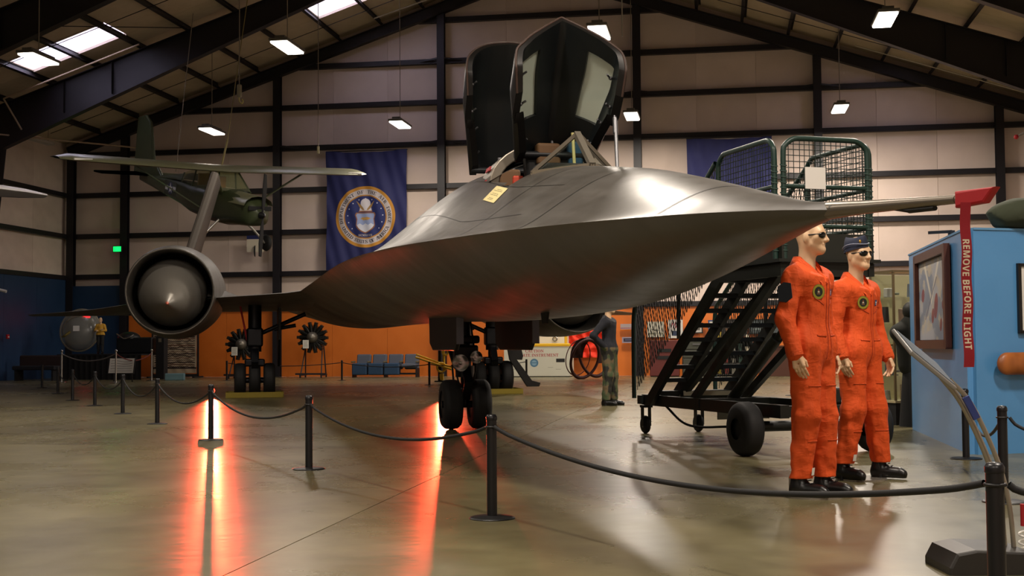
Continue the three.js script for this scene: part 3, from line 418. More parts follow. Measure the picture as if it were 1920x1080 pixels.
function nets(fn, lo, hi, c) {
  const n = [0, 1, 2].map((k) => Math.ceil((hi[k] - lo[k]) / c) + 1), [nx, ny, nz] = n, F = new Float32Array(nx * ny * nz), id = (i, j, k) => (k * ny + j) * nx + i;
  for (let k = 0; k < nz; k++) for (let j = 0; j < ny; j++) for (let i = 0; i < nx; i++) F[id(i, j, k)] = fn(lo[0] + i * c, lo[1] + j * c, lo[2] + k * c);
  const P = [], N = [], ix = [], vid = new Int32Array(nx * ny * nz).fill(-1), ed = [[0, 1], [2, 3], [4, 5], [6, 7], [0, 2], [1, 3], [4, 6], [5, 7], [0, 4], [1, 5], [2, 6], [3, 7]];
  for (let k = 0; k < nz - 1; k++) for (let j = 0; j < ny - 1; j++) for (let i = 0; i < nx - 1; i++) {
    const v = []; let s = 0; for (let q = 0; q < 8; q++) { v[q] = F[id(i + (q & 1), j + (q >> 1 & 1), k + (q >> 2))]; if (v[q] < 0) s++; } if (s === 0 || s === 8) continue;
    let x = 0, y = 0, z = 0, m = 0; for (const [a, b] of ed) if ((v[a] < 0) !== (v[b] < 0)) { const t = v[a] / (v[a] - v[b]); x += (a & 1) + t * ((b & 1) - (a & 1)); y += (a >> 1 & 1) + t * ((b >> 1 & 1) - (a >> 1 & 1)); z += (a >> 2) + t * ((b >> 2) - (a >> 2)); m++; }
    vid[id(i, j, k)] = P.length / 3; P.push(lo[0] + (i + x / m) * c, lo[1] + (j + y / m) * c, lo[2] + (k + z / m) * c);
  }
  const quad = (a, b, d, e, flip) => { if (a < 0 || b < 0 || d < 0 || e < 0) return; flip ? ix.push(a, d, b, a, e, d) : ix.push(a, b, d, a, d, e); };
  for (let k = 1; k < nz - 1; k++) for (let j = 1; j < ny - 1; j++) for (let i = 1; i < nx - 1; i++) { const f = F[id(i, j, k)] < 0;
    if (f !== F[id(i + 1, j, k)] < 0) quad(vid[id(i, j - 1, k - 1)], vid[id(i, j, k - 1)], vid[id(i, j, k)], vid[id(i, j - 1, k)], !f);
    if (f !== F[id(i, j + 1, k)] < 0) quad(vid[id(i - 1, j, k - 1)], vid[id(i - 1, j, k)], vid[id(i, j, k)], vid[id(i, j, k - 1)], !f);
    if (f !== F[id(i, j, k + 1)] < 0) quad(vid[id(i - 1, j - 1, k)], vid[id(i, j - 1, k)], vid[id(i, j, k)], vid[id(i - 1, j, k)], !f); }
  const e = c * 0.5; for (let q = 0; q < P.length; q += 3) { const [x, y, z] = [P[q], P[q + 1], P[q + 2]]; const g = [fn(x + e, y, z) - fn(x - e, y, z), fn(x, y + e, z) - fn(x, y - e, z), fn(x, y, z + e) - fn(x, y, z - e)]; const l = Math.hypot(...g) || 1; N.push(g[0] / l, g[1] / l, g[2] / l); }
  const g = new THREE.BufferGeometry(); g.setAttribute('position', new THREE.Float32BufferAttribute(P, 3)); g.setAttribute('normal', new THREE.Float32BufferAttribute(N, 3)); g.setIndex(ix); return g;
}
// head, origin at the base of the skull; face towards +z
const headGeo = (() => { const pr = [[ell([0, 0.135, -0.012], [0.076, 0.098, 0.096]), 0], [ell([0, 0.06, 0.026], [0.056, 0.075, 0.066]), 0.05], [cone([-0.04, 0.04, 0.01], [0, 0.004, 0.064], 0.03, 0.022), 0.03], [cone([0.04, 0.04, 0.01], [0, 0.004, 0.064], 0.03, 0.022), 0.03], [ell([0, 0.006, 0.07], [0.022, 0.018, 0.017]), 0.025],
  [cone([-0.045, 0.118, 0.068], [0.045, 0.118, 0.068], 0.016, 0.016), 0.03], [cone([0, 0.11, 0.088], [0, 0.068, 0.112], 0.0085, 0.0125), 0.014], [cone([-0.012, 0.064, 0.096], [0.012, 0.064, 0.096], 0.0095, 0.0095), 0.012],
  [cone([-0.05, 0.082, 0.05], [-0.042, 0.075, 0.062], 0.018, 0.016), 0.03], [cone([0.05, 0.082, 0.05], [0.042, 0.075, 0.062], 0.018, 0.016), 0.03], [cone([-0.02, 0.041, 0.086], [0.02, 0.041, 0.086], 0.0068, 0.0068), 0.008], [cone([-0.016, 0.03, 0.084], [0.016, 0.03, 0.084], 0.0078, 0.0078), 0.005],
  [ell([-0.078, 0.085, -0.012], [0.011, 0.033, 0.02]), 0.012], [ell([0.078, 0.085, -0.012], [0.011, 0.033, 0.02]), 0.012], [cone([0, -0.17, -0.035], [0, 0.05, -0.022], 0.064, 0.05), 0.04]];
  return nets(field(pr), [-0.105, -0.19, -0.135], [0.105, 0.25, 0.14], 0.0042); })();
// right hand hanging down, origin at the wrist, thumb towards +z, palm facing the thigh (+x)
const handGeo = (() => { const pr = [[cone([0, 0.03, 0], [0, -0.02, 0], 0.025, 0.027), 0], [cone([0, -0.03, 0.018], [0.002, -0.085, 0.026], 0.019, 0.016), 0.02], [cone([0, -0.03, -0.014], [0.002, -0.08, -0.028], 0.019, 0.015), 0.02]];
  for (const [z, l, c] of [[0.027, 0.07, 0.010], [0.009, 0.08, 0.012], [-0.01, 0.074, 0.014], [-0.028, 0.058, 0.018]]) { const a = [0.002, -0.078, z], b = [0.004 + c, -0.078 - l * 0.46, z * 1.06], d = [0.014 + c * 2.2, -0.078 - l * 0.78, z * 1.08], e = [0.026 + c * 2.8, -0.078 - l, z * 1.05]; pr.push([cone(a, b, 0.0098, 0.009), 0.006], [cone(b, d, 0.009, 0.0083), 0.003], [cone(d, e, 0.0083, 0.0072), 0.003]); }
  pr.push([cone([0.008, -0.03, 0.026], [0.022, -0.062, 0.043], 0.013, 0.0105), 0.012], [cone([0.022, -0.062, 0.043], [0.03, -0.094, 0.044], 0.0102, 0.008), 0.004]);
  return nets(field(pr), [-0.045, -0.185, -0.06], [0.085, 0.05, 0.07], 0.0034); })();
const handL = handGeo.clone(); handL.scale(-1, 1, 1); { const ix = handL.index.array; for (let i = 0; i < ix.length; i += 3) { const t = ix[i]; ix[i] = ix[i + 1]; ix[i + 1] = t; } const nn = handL.attributes.normal; for (let i = 0; i < nn.count; i++) nn.setXYZ(i, nn.getX(i), nn.getY(i), nn.getZ(i)); }
const dirQuat = (a, b) => new THREE.Quaternion().setFromUnitVectors(new THREE.Vector3(0, -1, 0), V(b).sub(V(a)).normalize());
function bare(g) { const h = g.clone(); for (const k of Object.keys(h.attributes)) if (k !== 'position' && k !== 'normal') h.deleteAttribute(k); return h; }
// J: joints per side 'R' (x < 0) and 'L'
function figure(o, J, opt) {
  const pr = [[cone([0, 1.03, 0], [0, 1.36, -0.005], 0.148, 0.172, 0.74), 0], [cone([-0.1, 0.98, 0], [0.1, 0.98, 0], 0.115, 0.115, 0.86), 0.1], [cone([J.shR[0] * 0.8, 1.435, -0.012], [0, 1.47, -0.015], 0.062, 0.075), 0.09], [cone([J.shL[0] * 0.8, 1.435, -0.012], [0, 1.47, -0.015], 0.062, 0.075), 0.09], [cone([0, 1.44, -0.02], [0, 1.56, -0.022], 0.085, 0.066), 0.05]];
  const limb = []; for (const s of ['R', 'L']) { limb.push(cone(J['sh' + s], J['el' + s], 0.069, 0.058), cone(J['el' + s], J['wr' + s], 0.058, 0.05)); }
  const legs = []; for (const s of ['R', 'L']) legs.push([cone(J['hip' + s], J['kn' + s], 0.112, 0.09), J['hip' + s]], [cone(J['kn' + s], J['an' + s], 0.09, opt.cuff ?? 0.075), null]);
  const fold = opt.fold ?? 0.0115, ph = opt.phase ?? 0;
  const base = (x, y, z) => { let d = field2(pr, x, y, z); let lr = Math.min(smin(legs[0][0](x, y, z), legs[1][0](x, y, z), 0.04), smin(legs[2][0](x, y, z), legs[3][0](x, y, z), 0.04)); d = smin(d, lr, 0.06);
    let ar = Math.min(smin(limb[0](x, y, z), limb[1](x, y, z), 0.03), smin(limb[2](x, y, z), limb[3](x, y, z), 0.03)); return smin(d, ar, y > 1.3 ? 0.07 : 0.018); };
  const wr = (x, y, z) => { const n = noise(x * 24 + 9 + ph, y * 5 + ph, z * 24 + 20) - 0.5, m = noise(x * 13 + 5 + y * 5, y * 19 + ph, z * 13 + 3) - 0.5, low = Math.max(0, 1 - Math.abs(y - 0.2) / 0.18), kn = Math.max(0, 1 - Math.abs(y - 0.5) / 0.15); return fold * (1.5 * n + (0.8 + 1.6 * low + 0.8 * kn) * m); };
  const ankY = Math.min(J.anR[1], J.anL[1]); const cutLow = (opt.hem ?? 0.09);
  const suit = (x, y, z) => { const d = base(x, y, z); return Math.max(d < 0.06 ? d + wr(x, y, z) : d, cutLow - y, y - 1.55 + 0.75 * Math.max(0, z + 0.04), opt.vneck === false ? -1 : 0.5 * (y - 1.4 - Math.abs(x) * 3.2) * (z > 0 && y > 1.4 && Math.abs(x) < 0.05 ? 1 : -1) - (z > 0 && y > 1.4 && Math.abs(x) < 0.05 ? 0 : 1)); };
  const cutArm = suit; const xs = [J.shR, J.elR, J.wrR, J.shL, J.elL, J.wrL, J.kn_ ?? J.knR].map((q) => q[0]), zs = Object.values(J).map((q) => q[2]);
  const lo = [Math.min(...xs) - 0.11, cutLow - 0.03, Math.min(...zs) - 0.2], hi = [Math.max(...xs) + 0.11, 1.58, Math.max(...zs) + 0.2];
  const g = nets(cutArm, lo, hi, opt.cell ?? 0.0105); { const q = g.attributes.position, uv = []; for (let i = 0; i < q.count; i++) uv.push((q.getX(i) + 0.55 * q.getZ(i)) / 0.5, q.getY(i) / 0.5); g.setAttribute('uv', new THREE.Float32BufferAttribute(uv, 2)); }
  if (opt.paint) { const p = g.attributes.position, col = []; for (let i = 0; i < p.count; i++) col.push(...opt.paint(p.getX(i), p.getY(i), p.getZ(i))); g.setAttribute('color', new THREE.Float32BufferAttribute(col, 3)); }
  // body: head and hands
  const head = bare(headGeo); place(head, [0, 1.612, 0.012], [0.0, opt.headYaw ?? 0, 0], [1, 1, 1]); const geos = [head];
  for (const [s, hg] of [['R', handGeo], ['L', handL]]) { const h = bare(hg); h.rotateY(s === 'R' ? (opt.handTurn ?? 0.25) : -(opt.handTurn ?? 0.25)); h.applyQuaternion(dirQuat(J['el' + s], J['wr' + s])); h.translate(...J['wr' + s]); geos.push(h); }
  const body = new THREE.Mesh(mergeGeometries(geos), opt.skin ?? M.skin); body.name = 'body'; body.castShadow = body.receiveShadow = true; o.add(body);
  const sm = new THREE.Mesh(g, opt.mat); sm.name = opt.suitName ?? 'flight_suit'; sm.castShadow = sm.receiveShadow = true; body.add(sm);
  // boots
  for (const s of ['R', 'L']) { const a = J['an' + s], t = opt.toe?.[s] ?? 0, bo = nets(field([[cone([0, 0.05, -0.03], [0, 0.045, 0.13], 0.046, 0.036), 0], [cone([0, 0.06, -0.03], [0, 0.17, -0.02], 0.05, 0.052), 0.04], [cone([0, 0.03, -0.05], [0, 0.03, 0.16], 0.042, 0.034), 0.02]]).bind(null), [-0.075, -0.02, -0.12], [0.075, 0.25, 0.22], 0.009);
    const flat = bo.attributes.position; for (let i = 0; i < flat.count; i++) if (flat.getY(i) < 0.012) flat.setY(i, 0); place(bo, [a[0], opt.lift ?? 0, a[2] + 0.01], [0, t, 0]); const bm = part('boot', bo, opt.bootMat ?? M.boot, body); part('sole', place(poly([[-0.042, -0.09], [0.042, -0.09], [0.046, 0.06], [0.038, 0.18], [0, 0.2], [-0.038, 0.18], [-0.046, 0.06]], 0.022, 0.004), [a[0], (opt.lift ?? 0) + 0.011, a[2] + 0.01], [0, t, 0]).applyMatrix4(MM.identity()), M.rubber, bm); for (let k = 0; k < 4; k++) part('lace', place(bar([-0.022, 0, 0], [0.022, 0, 0], 0.0035, 6), [a[0] + Math.sin(t) * (0.075 - k * 0.022), (opt.lift ?? 0) + 0.088 + k * 0.017, a[2] + 0.01 + Math.cos(t) * (0.075 - k * 0.022)], [0, t, 0]), M.blackMatte, bm); }
  const front = (x, y, from = 0.4, to = -0.3) => { for (let z = from; z > to; z -= 0.002) if (suit(x, y, z) < 0) return z; return null; };
  const grad = (x, y, z) => { const e = 0.012; return new THREE.Vector3(base(x + e, y, z) - base(x - e, y, z), base(x, y + e, z) - base(x, y - e, z), base(x, y, z + e) - base(x, y, z - e)).normalize(); };
  const on = (geo, x, y, off = 0.004, side) => { let p, n; if (side) { let xx = side * 0.45; while (suit(xx, y, x) > 0 && Math.abs(xx) > 0.02) xx -= side * 0.002; p = [xx, y, x]; n = grad(xx, y, x); } else { const z = front(x, y); p = [x, y, z]; n = grad(x, y, z); } const q = new THREE.Quaternion().setFromUnitVectors(new THREE.Vector3(0, 0, 1), n); geo.applyQuaternion(q); geo.translate(p[0] + n.x * off, p[1] + n.y * off, p[2] + n.z * off); return geo; };
  const line = (pts, r = 0.0035) => { const q = []; for (let i = 0; i < pts.length - 1; i++) for (let k = 0; k < 8; k++) { const t = k / 8, x = pts[i][0] + (pts[i + 1][0] - pts[i][0]) * t, y = pts[i][1] + (pts[i + 1][1] - pts[i][1]) * t, z = front(x, y); if (z !== null) q.push([x, y, z + 0.001]); } return tube(q, r, q.length * 2, 5); };
  return { body, suit: sm, on, line, front };
}
function field2(pr, x, y, z) { let d = 1e3; for (const [f, k] of pr) d = k > 0 ? smin(d, f(x, y, z), k) : Math.min(d, f(x, y, z)); return d; }
const patchTex = canvasTex(128, 128, (x, w) => { const c = w / 2; x.fillStyle = '#101208'; x.fillRect(0, 0, w, w); x.fillStyle = '#8c8422'; x.beginPath(); x.arc(c, c, 62, 0, 7); x.fill(); x.fillStyle = '#14170c'; x.beginPath(); x.arc(c, c, 42, 0, 7); x.fill(); x.fillStyle = '#6a4a3a'; x.beginPath(); x.moveTo(c - 18, c + 22); x.lineTo(c, c - 28); x.lineTo(c + 18, c + 22); x.fill(); x.fillStyle = '#b8b098'; x.fillRect(c - 10, c - 6, 20, 12); x.fillStyle = '#a03020'; x.fillRect(c - 5, c - 18, 10, 8); });
const tagTex = canvasTex(128, 64, (x, w, h) => { x.fillStyle = '#27406e'; x.fillRect(0, 0, w, h); x.fillStyle = '#d8dce4'; x.beginPath(); x.moveTo(10, 14); x.lineTo(60, 26); x.lineTo(118, 10); x.lineTo(96, 34); x.lineTo(30, 34); x.fill(); x.fillRect(20, 42, 88, 6); });
const wrinkle = tex(512, 512, (x, y) => { const wx = fbm(x * 4, y * 4, 3, 4, 2) * 1.6, wy = fbm(x * 4, y * 4, 3, 4, 11) * 0.8; const a = 1 - Math.abs(2 * fbm(x * 10 + wx, y * 4 + wy, 3, 256) - 1), b = 1 - Math.abs(2 * fbm(x * 7 + wy, y * 14 + wx, 3, 256, 21) - 1); const n = 255 * (0.6 * a * a + 0.4 * b * b); return [n, n, n]; }, false);
const suitMat = std(0xd44c08, 0.8, 0, { bumpMap: wrinkle, bumpScale: 0.0045 }), suitDark = std(0xa83504, 0.85);
function pilot(label, p, turn, J, opt) {
  const o = thing('mannequin', label, 'mannequin', p, turn), f = figure(o, J, { mat: suitMat, hem: 0.115, ...opt }), S = f.suit;
  part('patch', f.on(new THREE.CircleGeometry(0.05, 32), -0.085, 1.335), std(0xffffff, 0.8, 0, { map: patchTex }), S, 'round olive and black unit patch');
  part('name_tag', f.on(new THREE.PlaneGeometry(0.085, 0.045), 0.085, 1.335), std(0xffffff, 0.8, 0, { map: tagTex }), S, 'blue and white wing name tag');
  part('zip', f.line([[0, 1.46], [0, 1.3], [0, 1.15], [0, 1.0], [0, 0.88]], 0.0045), suitDark, S);
  part('placket', f.line([[0.03, 1.44], [0.03, 1.2], [0.03, 0.9]], 0.003), suitDark, S);
  for (const s of [-1, 1]) { part('waist_tab', f.line([[s * 0.03, 1.045], [s * 0.13, 1.05]], 0.006), suitMat, S); part('chest_pocket', f.line([[s * 0.03, 1.25], [s * 0.13, 1.3]], 0.004), suitDark, S);
    const hx = s < 0 ? J.knR[0] : J.knL[0]; part('thigh_pocket', [f.line([[hx - 0.07, 0.72], [hx + 0.07, 0.72]], 0.005)], suitMat, S); part('shin_pocket', [f.line([[hx - 0.06, 0.36], [hx + 0.06, 0.36]], 0.005)], suitMat, S); }
  for (const k of [0, 1]) part(k ? 'collar' : 'collar_band', grid(40, 6, (i, j) => { const a = -2.72 + 5.44 * i / 40, t = j / 6, fr = Math.max(0, -Math.cos(a)), e = Math.abs(i / 20 - 1) ** 6, r = 0.073 + (k ? 0.012 + 0.03 * t + 0.022 * fr * t : 0.004); const y = 1.545 - 0.075 * fr - 0.035 * e + (k ? 0.03 - 0.062 * t - 0.03 * e * t : -0.03 + 0.06 * t); return [Math.sin(a) * r * 1.04, y, -0.022 - Math.cos(a) * r * (1 + 0.25 * fr)]; }), suitMat, S);
  for (const s of ['R', 'L']) { const e = J['el' + s], w = J['wr' + s]; const g = new THREE.CylinderGeometry(0.051, 0.05, 0.035, 18, 1, true); g.applyQuaternion(dirQuat(e, w)); g.translate(...w); part('cuff', g, suitMat, S); }
  part('paper_tag', f.on(new THREE.PlaneGeometry(0.035, 0.05), J.anR[0], 0.165, 0.01), std(0xdedcd2, 0.7), S, 'small white paper tag at the hem');
  // sunglasses
  const gl = sub('sunglasses', f.body), H = [0, 1.612, 0.012]; gl.position.set(...H); gl.rotation.y = opt.headYaw ?? 0;
  for (const s of [-1, 1]) { part('lens', place(new THREE.SphereGeometry(0.035, 18, 12), [s * 0.036, 0.099, 0.086], [0, s * 0.35, s * -0.12], [1.05, 0.66, 0.42]), M.darkGlass, gl); part('temple', bar([s * 0.062, 0.106, 0.078], [s * 0.082, 0.1, -0.01], 0.0045, 8), M.black, gl); }
  part('bridge', bar([-0.012, 0.108, 0.1], [0.012, 0.108, 0.1], 0.004, 8), M.black, gl);
  part('base_plate', [cy(0.19, 0.19, 0.012, [0, -0.007, 0], [0, 0, 0], 48), bar([-0.13, -0.01, -0.1], [-0.13, 0.12, -0.1], 0.008)], std(0x9a948a, 0.2, 0.6), o); o.position.y += 0.013; return [o, f];
}
const stand1 = { shR: [-0.185, 1.43, -0.015], elR: [-0.255, 1.16, -0.045], wrR: [-0.262, 0.93, 0.03], shL: [0.185, 1.43, -0.015], elL: [0.25, 1.16, -0.04], wrL: [0.25, 0.93, 0.03], hipR: [-0.09, 0.95, 0], knR: [-0.1, 0.52, 0.01], anR: [-0.11, 0.12, -0.03], hipL: [0.09, 0.95, 0], knL: [0.095, 0.52, 0.03], anL: [0.1, 0.12, 0.03] };
const stand2 = { ...stand1, knR: [-0.11, 0.52, 0.02], anR: [-0.15, 0.12, -0.05], knL: [0.13, 0.52, 0.04], anL: [0.16, 0.12, 0.07], wrL: [0.27, 0.92, 0.07], elL: [0.27, 1.15, -0.03] };
const [pilotA, fa] = pilot('mannequin in orange flight suit and sunglasses, nearer of the two, head under the jet nose', [2.04, 0, -8.72], 0.85, stand1, { headYaw: 0.25, phase: 0, baseLabel: 'round metal base plate under the nearer orange mannequin' });
const [pilotB, fb] = pilot('mannequin in orange flight suit with dark blue garrison cap and sunglasses', [2.66, 0, -9.8], 0.7, stand2, { headYaw: -0.12, phase: 31, toe: { R: -0.1, L: 0.25 }, baseLabel: 'round metal base plate under the capped mannequin' });
pilotA.scale.setScalar(1.03);
part('shoulder_patch', fa.on(poly([[-0.05, -0.05], [0, -0.07], [0.05, -0.05], [0.05, 0.05], [0, 0.07], [-0.05, 0.05]], 0.004), -0.03, 1.33, 0.004, -1), std(0x1a2028, 0.8), fa.suit, 'dark sleeve patch with pale edge');
{ // garrison cap
  const cap = sub('garrison_cap', fb.body); cap.position.set(0, 1.612, 0.012); cap.rotation.set(0, -0.12, 0.1);
  const g = grid(30, 12, (i, j) => { const a = i / 30 * 2 * Math.PI, t = j / 12, k = Math.cos(t * Math.PI / 2), z = Math.cos(a), x = Math.sin(a); return [x * (0.084 * (1 - t) + 0.012 * t + 0.014 * Math.sin(t * Math.PI)), 0.128 + 0.02 * z * (1 - t) + (0.1 + 0.012 * z * z) * Math.sin(t * Math.PI / 2), -0.008 + z * (0.102 + 0.004 * Math.sin(t * 3)) * (1 - 0.12 * t)]; });
  part('crown', g, std(0x1b2238, 0.8), cap); const c2 = []; for (let i = 0; i <= 40; i++) { const a = i / 40 * 2 * Math.PI; c2.push([Math.sin(a) * 0.091, 0.165 + 0.018 * Math.cos(a) - 0.012 * Math.cos(2 * a), -0.008 + Math.cos(a) * 0.106]); } part('piping', tube(c2, 0.0035, 80, 6), std(0x8c93a8, 0.6), cap); part('badge', sp(0.011, [-0.045, 0.195, 0.078], [1, 1.2, 0.5], 10), std(0xc89a3a, 0.35, 0.7), cap, 'gold rank badge');
}
{ // person under the jet
  const o = thing('person', 'person in dark blue shirt and camouflage trousers standing under the jet', 'person', [1.67, 0, -22.0], 1.15);
  const camo = (x, y, z) => { if (y > 1.0) return [0.006, 0.007, 0.013]; const n = noise(x * 14 + 3, y * 11, z * 14 + 8), m = noise(x * 17 + 40, y * 13 + 7, z * 17); return n > 0.6 ? [0.02, 0.02, 0.016] : m > 0.58 ? [0.14, 0.10, 0.05] : m < 0.35 ? [0.05, 0.075, 0.03] : [0.08, 0.09, 0.045]; };
  const J = { ...stand1, elL: [0.36, 1.2, -0.16], wrL: [0.2, 1.02, -0.02], elR: [-0.36, 1.2, -0.16], wrR: [-0.22, 1.0, 0.0] };
  figure(o, J, { mat: std(0xffffff, 0.85, 0, { vertexColors: true }), paint: camo, vneck: false, suitName: 'clothing', phase: 60, cell: 0.014, fold: 0.008, handTurn: 0.6 });
}

// ================================================================ FOREGROUND: BARRIER, STAND, PARTITION, SIGN
const POST_H = 0.62;
function stanchion(p, label) {
  const o = thing('stanchion', label, 'stanchion', p, 0, 'black barrier posts');
  part('base', lathe([[0.001, 0.0], [0.138, 0.0], [0.138, 0.006], [0.12, 0.012], [0.04, 0.018], [0.001, 0.02]], [0, 0, 0], [0, 0, 0], 36), M.black, o); part('post', cy(0.031, 0.031, POST_H - 0.03, [0, POST_H / 2, 0], [0, 0, 0], 24), std(0x0c0d12, 0.4), o);
  part('cap', lathe([[0.001, 0.024], [0.026, 0.02], [0.034, 0.006], [0.034, -0.012], [0.031, -0.014]], [0, POST_H - 0.016, 0], [0, 0, 0], 24), std(0x1a1a1e, 0.35, 0.3), o); part('ring', tor(0.034, 0.006, [0, POST_H - 0.07, 0], [Math.PI / 2, 0, 0]), M.black, o); return o;
}
const posts = { A: [-0.13, 0, -7.74], B: [-1.74, 0, -10.91], C: [-3.41, 0, -14.44], D: [-4.88, 0, -17.55], E: [-6.2, 0, -20.32], F: [-7.59, 0, -23.21], G: [-8.84, 0, -25.66], H: [-10.5, 0, -29.5], H2: [-12.6, 0, -34.2], I: [1.66, 0, -4.42], J: [3.19, 0, -8.34], K: [4.05, 0, -11.45], S: [-9.02, 0, -40.3], T: [-5.28, 0, -39.5], U: [-2.23, 0, -34.2], W: [0.42, 0, -38.6], X: [5.6, 0, -25.6], Y: [5.0, 0, -22.2] };
const postLabel = { A: 'black barrier post nearest the camera left of centre, before the nose wheels', B: 'black barrier post second along the row leading left from the nose wheels', C: 'black barrier post standing in the left red streak on the floor', D: 'black barrier post just left of the one in the red streak', E: 'black barrier post in front of the white display board', F: 'black barrier post between the white board and the silver post at left', G: 'black barrier post second last visible at the far left', H: 'black barrier post far left before the dark bench', H2: 'farthest small black barrier post at the left edge', I: 'large black barrier post in the lower right corner before the sign base', J: 'black barrier post before the blue partition at the right edge', K: 'black barrier post at the corner of the blue partition', S: 'small far black post between the quilt and the left engine', T: 'small far black post left of the blue seats', U: 'small black post right of the blue seats', W: 'small far black post before the white instrument case', X: 'small black post behind the green stand, left one', Y: 'small black post beside the nearer orange mannequin' };
for (const k in posts) stanchion(posts[k], postLabel[k]);
function rope(a, b, sag, label, r = 0.011, ha = POST_H - 0.07, hb = ha) {
  const A = [posts[a][0], ha, posts[a][2]], C = [posts[b][0], hb, posts[b][2]], pts = []; for (let i = 0; i <= 20; i++) { const t = i / 20; pts.push([A[0] + (C[0] - A[0]) * t, A[1] + (C[1] - A[1]) * t - sag * 4 * t * (1 - t), A[2] + (C[2] - A[2]) * t]); }
  const d = V(C).sub(V(A)).setY(0).normalize().multiplyScalar(0.046); pts[0][0] += d.x; pts[0][2] += d.z; pts[20][0] -= d.x; pts[20][2] -= d.z;
  solo('barrier_rope', label, 'rope', tube(pts, r, 60, 8), std(0x101012, 0.75), [0, 0, 0], 0, 'barrier ropes');
}
rope('A', 'I', 0.17, 'long black rope sagging past the mannequins to the lower right post', 0.013); rope('B', 'A', 0.17, 'black rope dipping before the nose wheels'); rope('C', 'B', 0.2, 'black rope from the red streak to the second post'); rope('D', 'C', 0.2, 'black rope just left of the red streak');
rope('E', 'D', 0.22, 'black rope right of the white board'); rope('F', 'E', 0.2, 'black rope left of the white board'); rope('G', 'F', 0.2, 'black rope between the two far left posts'); rope('H', 'G', 0.2, 'black rope before the dark bench'); rope('J', 'K', 0.22, 'black rope before the blue partition');
rope('S', 'T', 0.1, 'thin rope across the two radial engines', 0.012); rope('T', 'U', 0.1, 'thin rope across the blue seats', 0.012); rope('U', 'W', 0.1, 'thin rope crossing behind the nose gear to the white case', 0.012);
posts.R1 = [4.6, 0, -7.5]; stanchion(posts.R1, 'black barrier post just beyond the right edge'); rope('J', 'R1', 0.24, 'black rope running out at the right edge from the partition post'); posts.R2 = [3.1, 0, -4.2]; stanchion(posts.R2, 'black barrier post right of the lower right corner post, out of frame'); rope('I', 'R2', 0.1, 'black rope leaving the lower right post', 0.013);
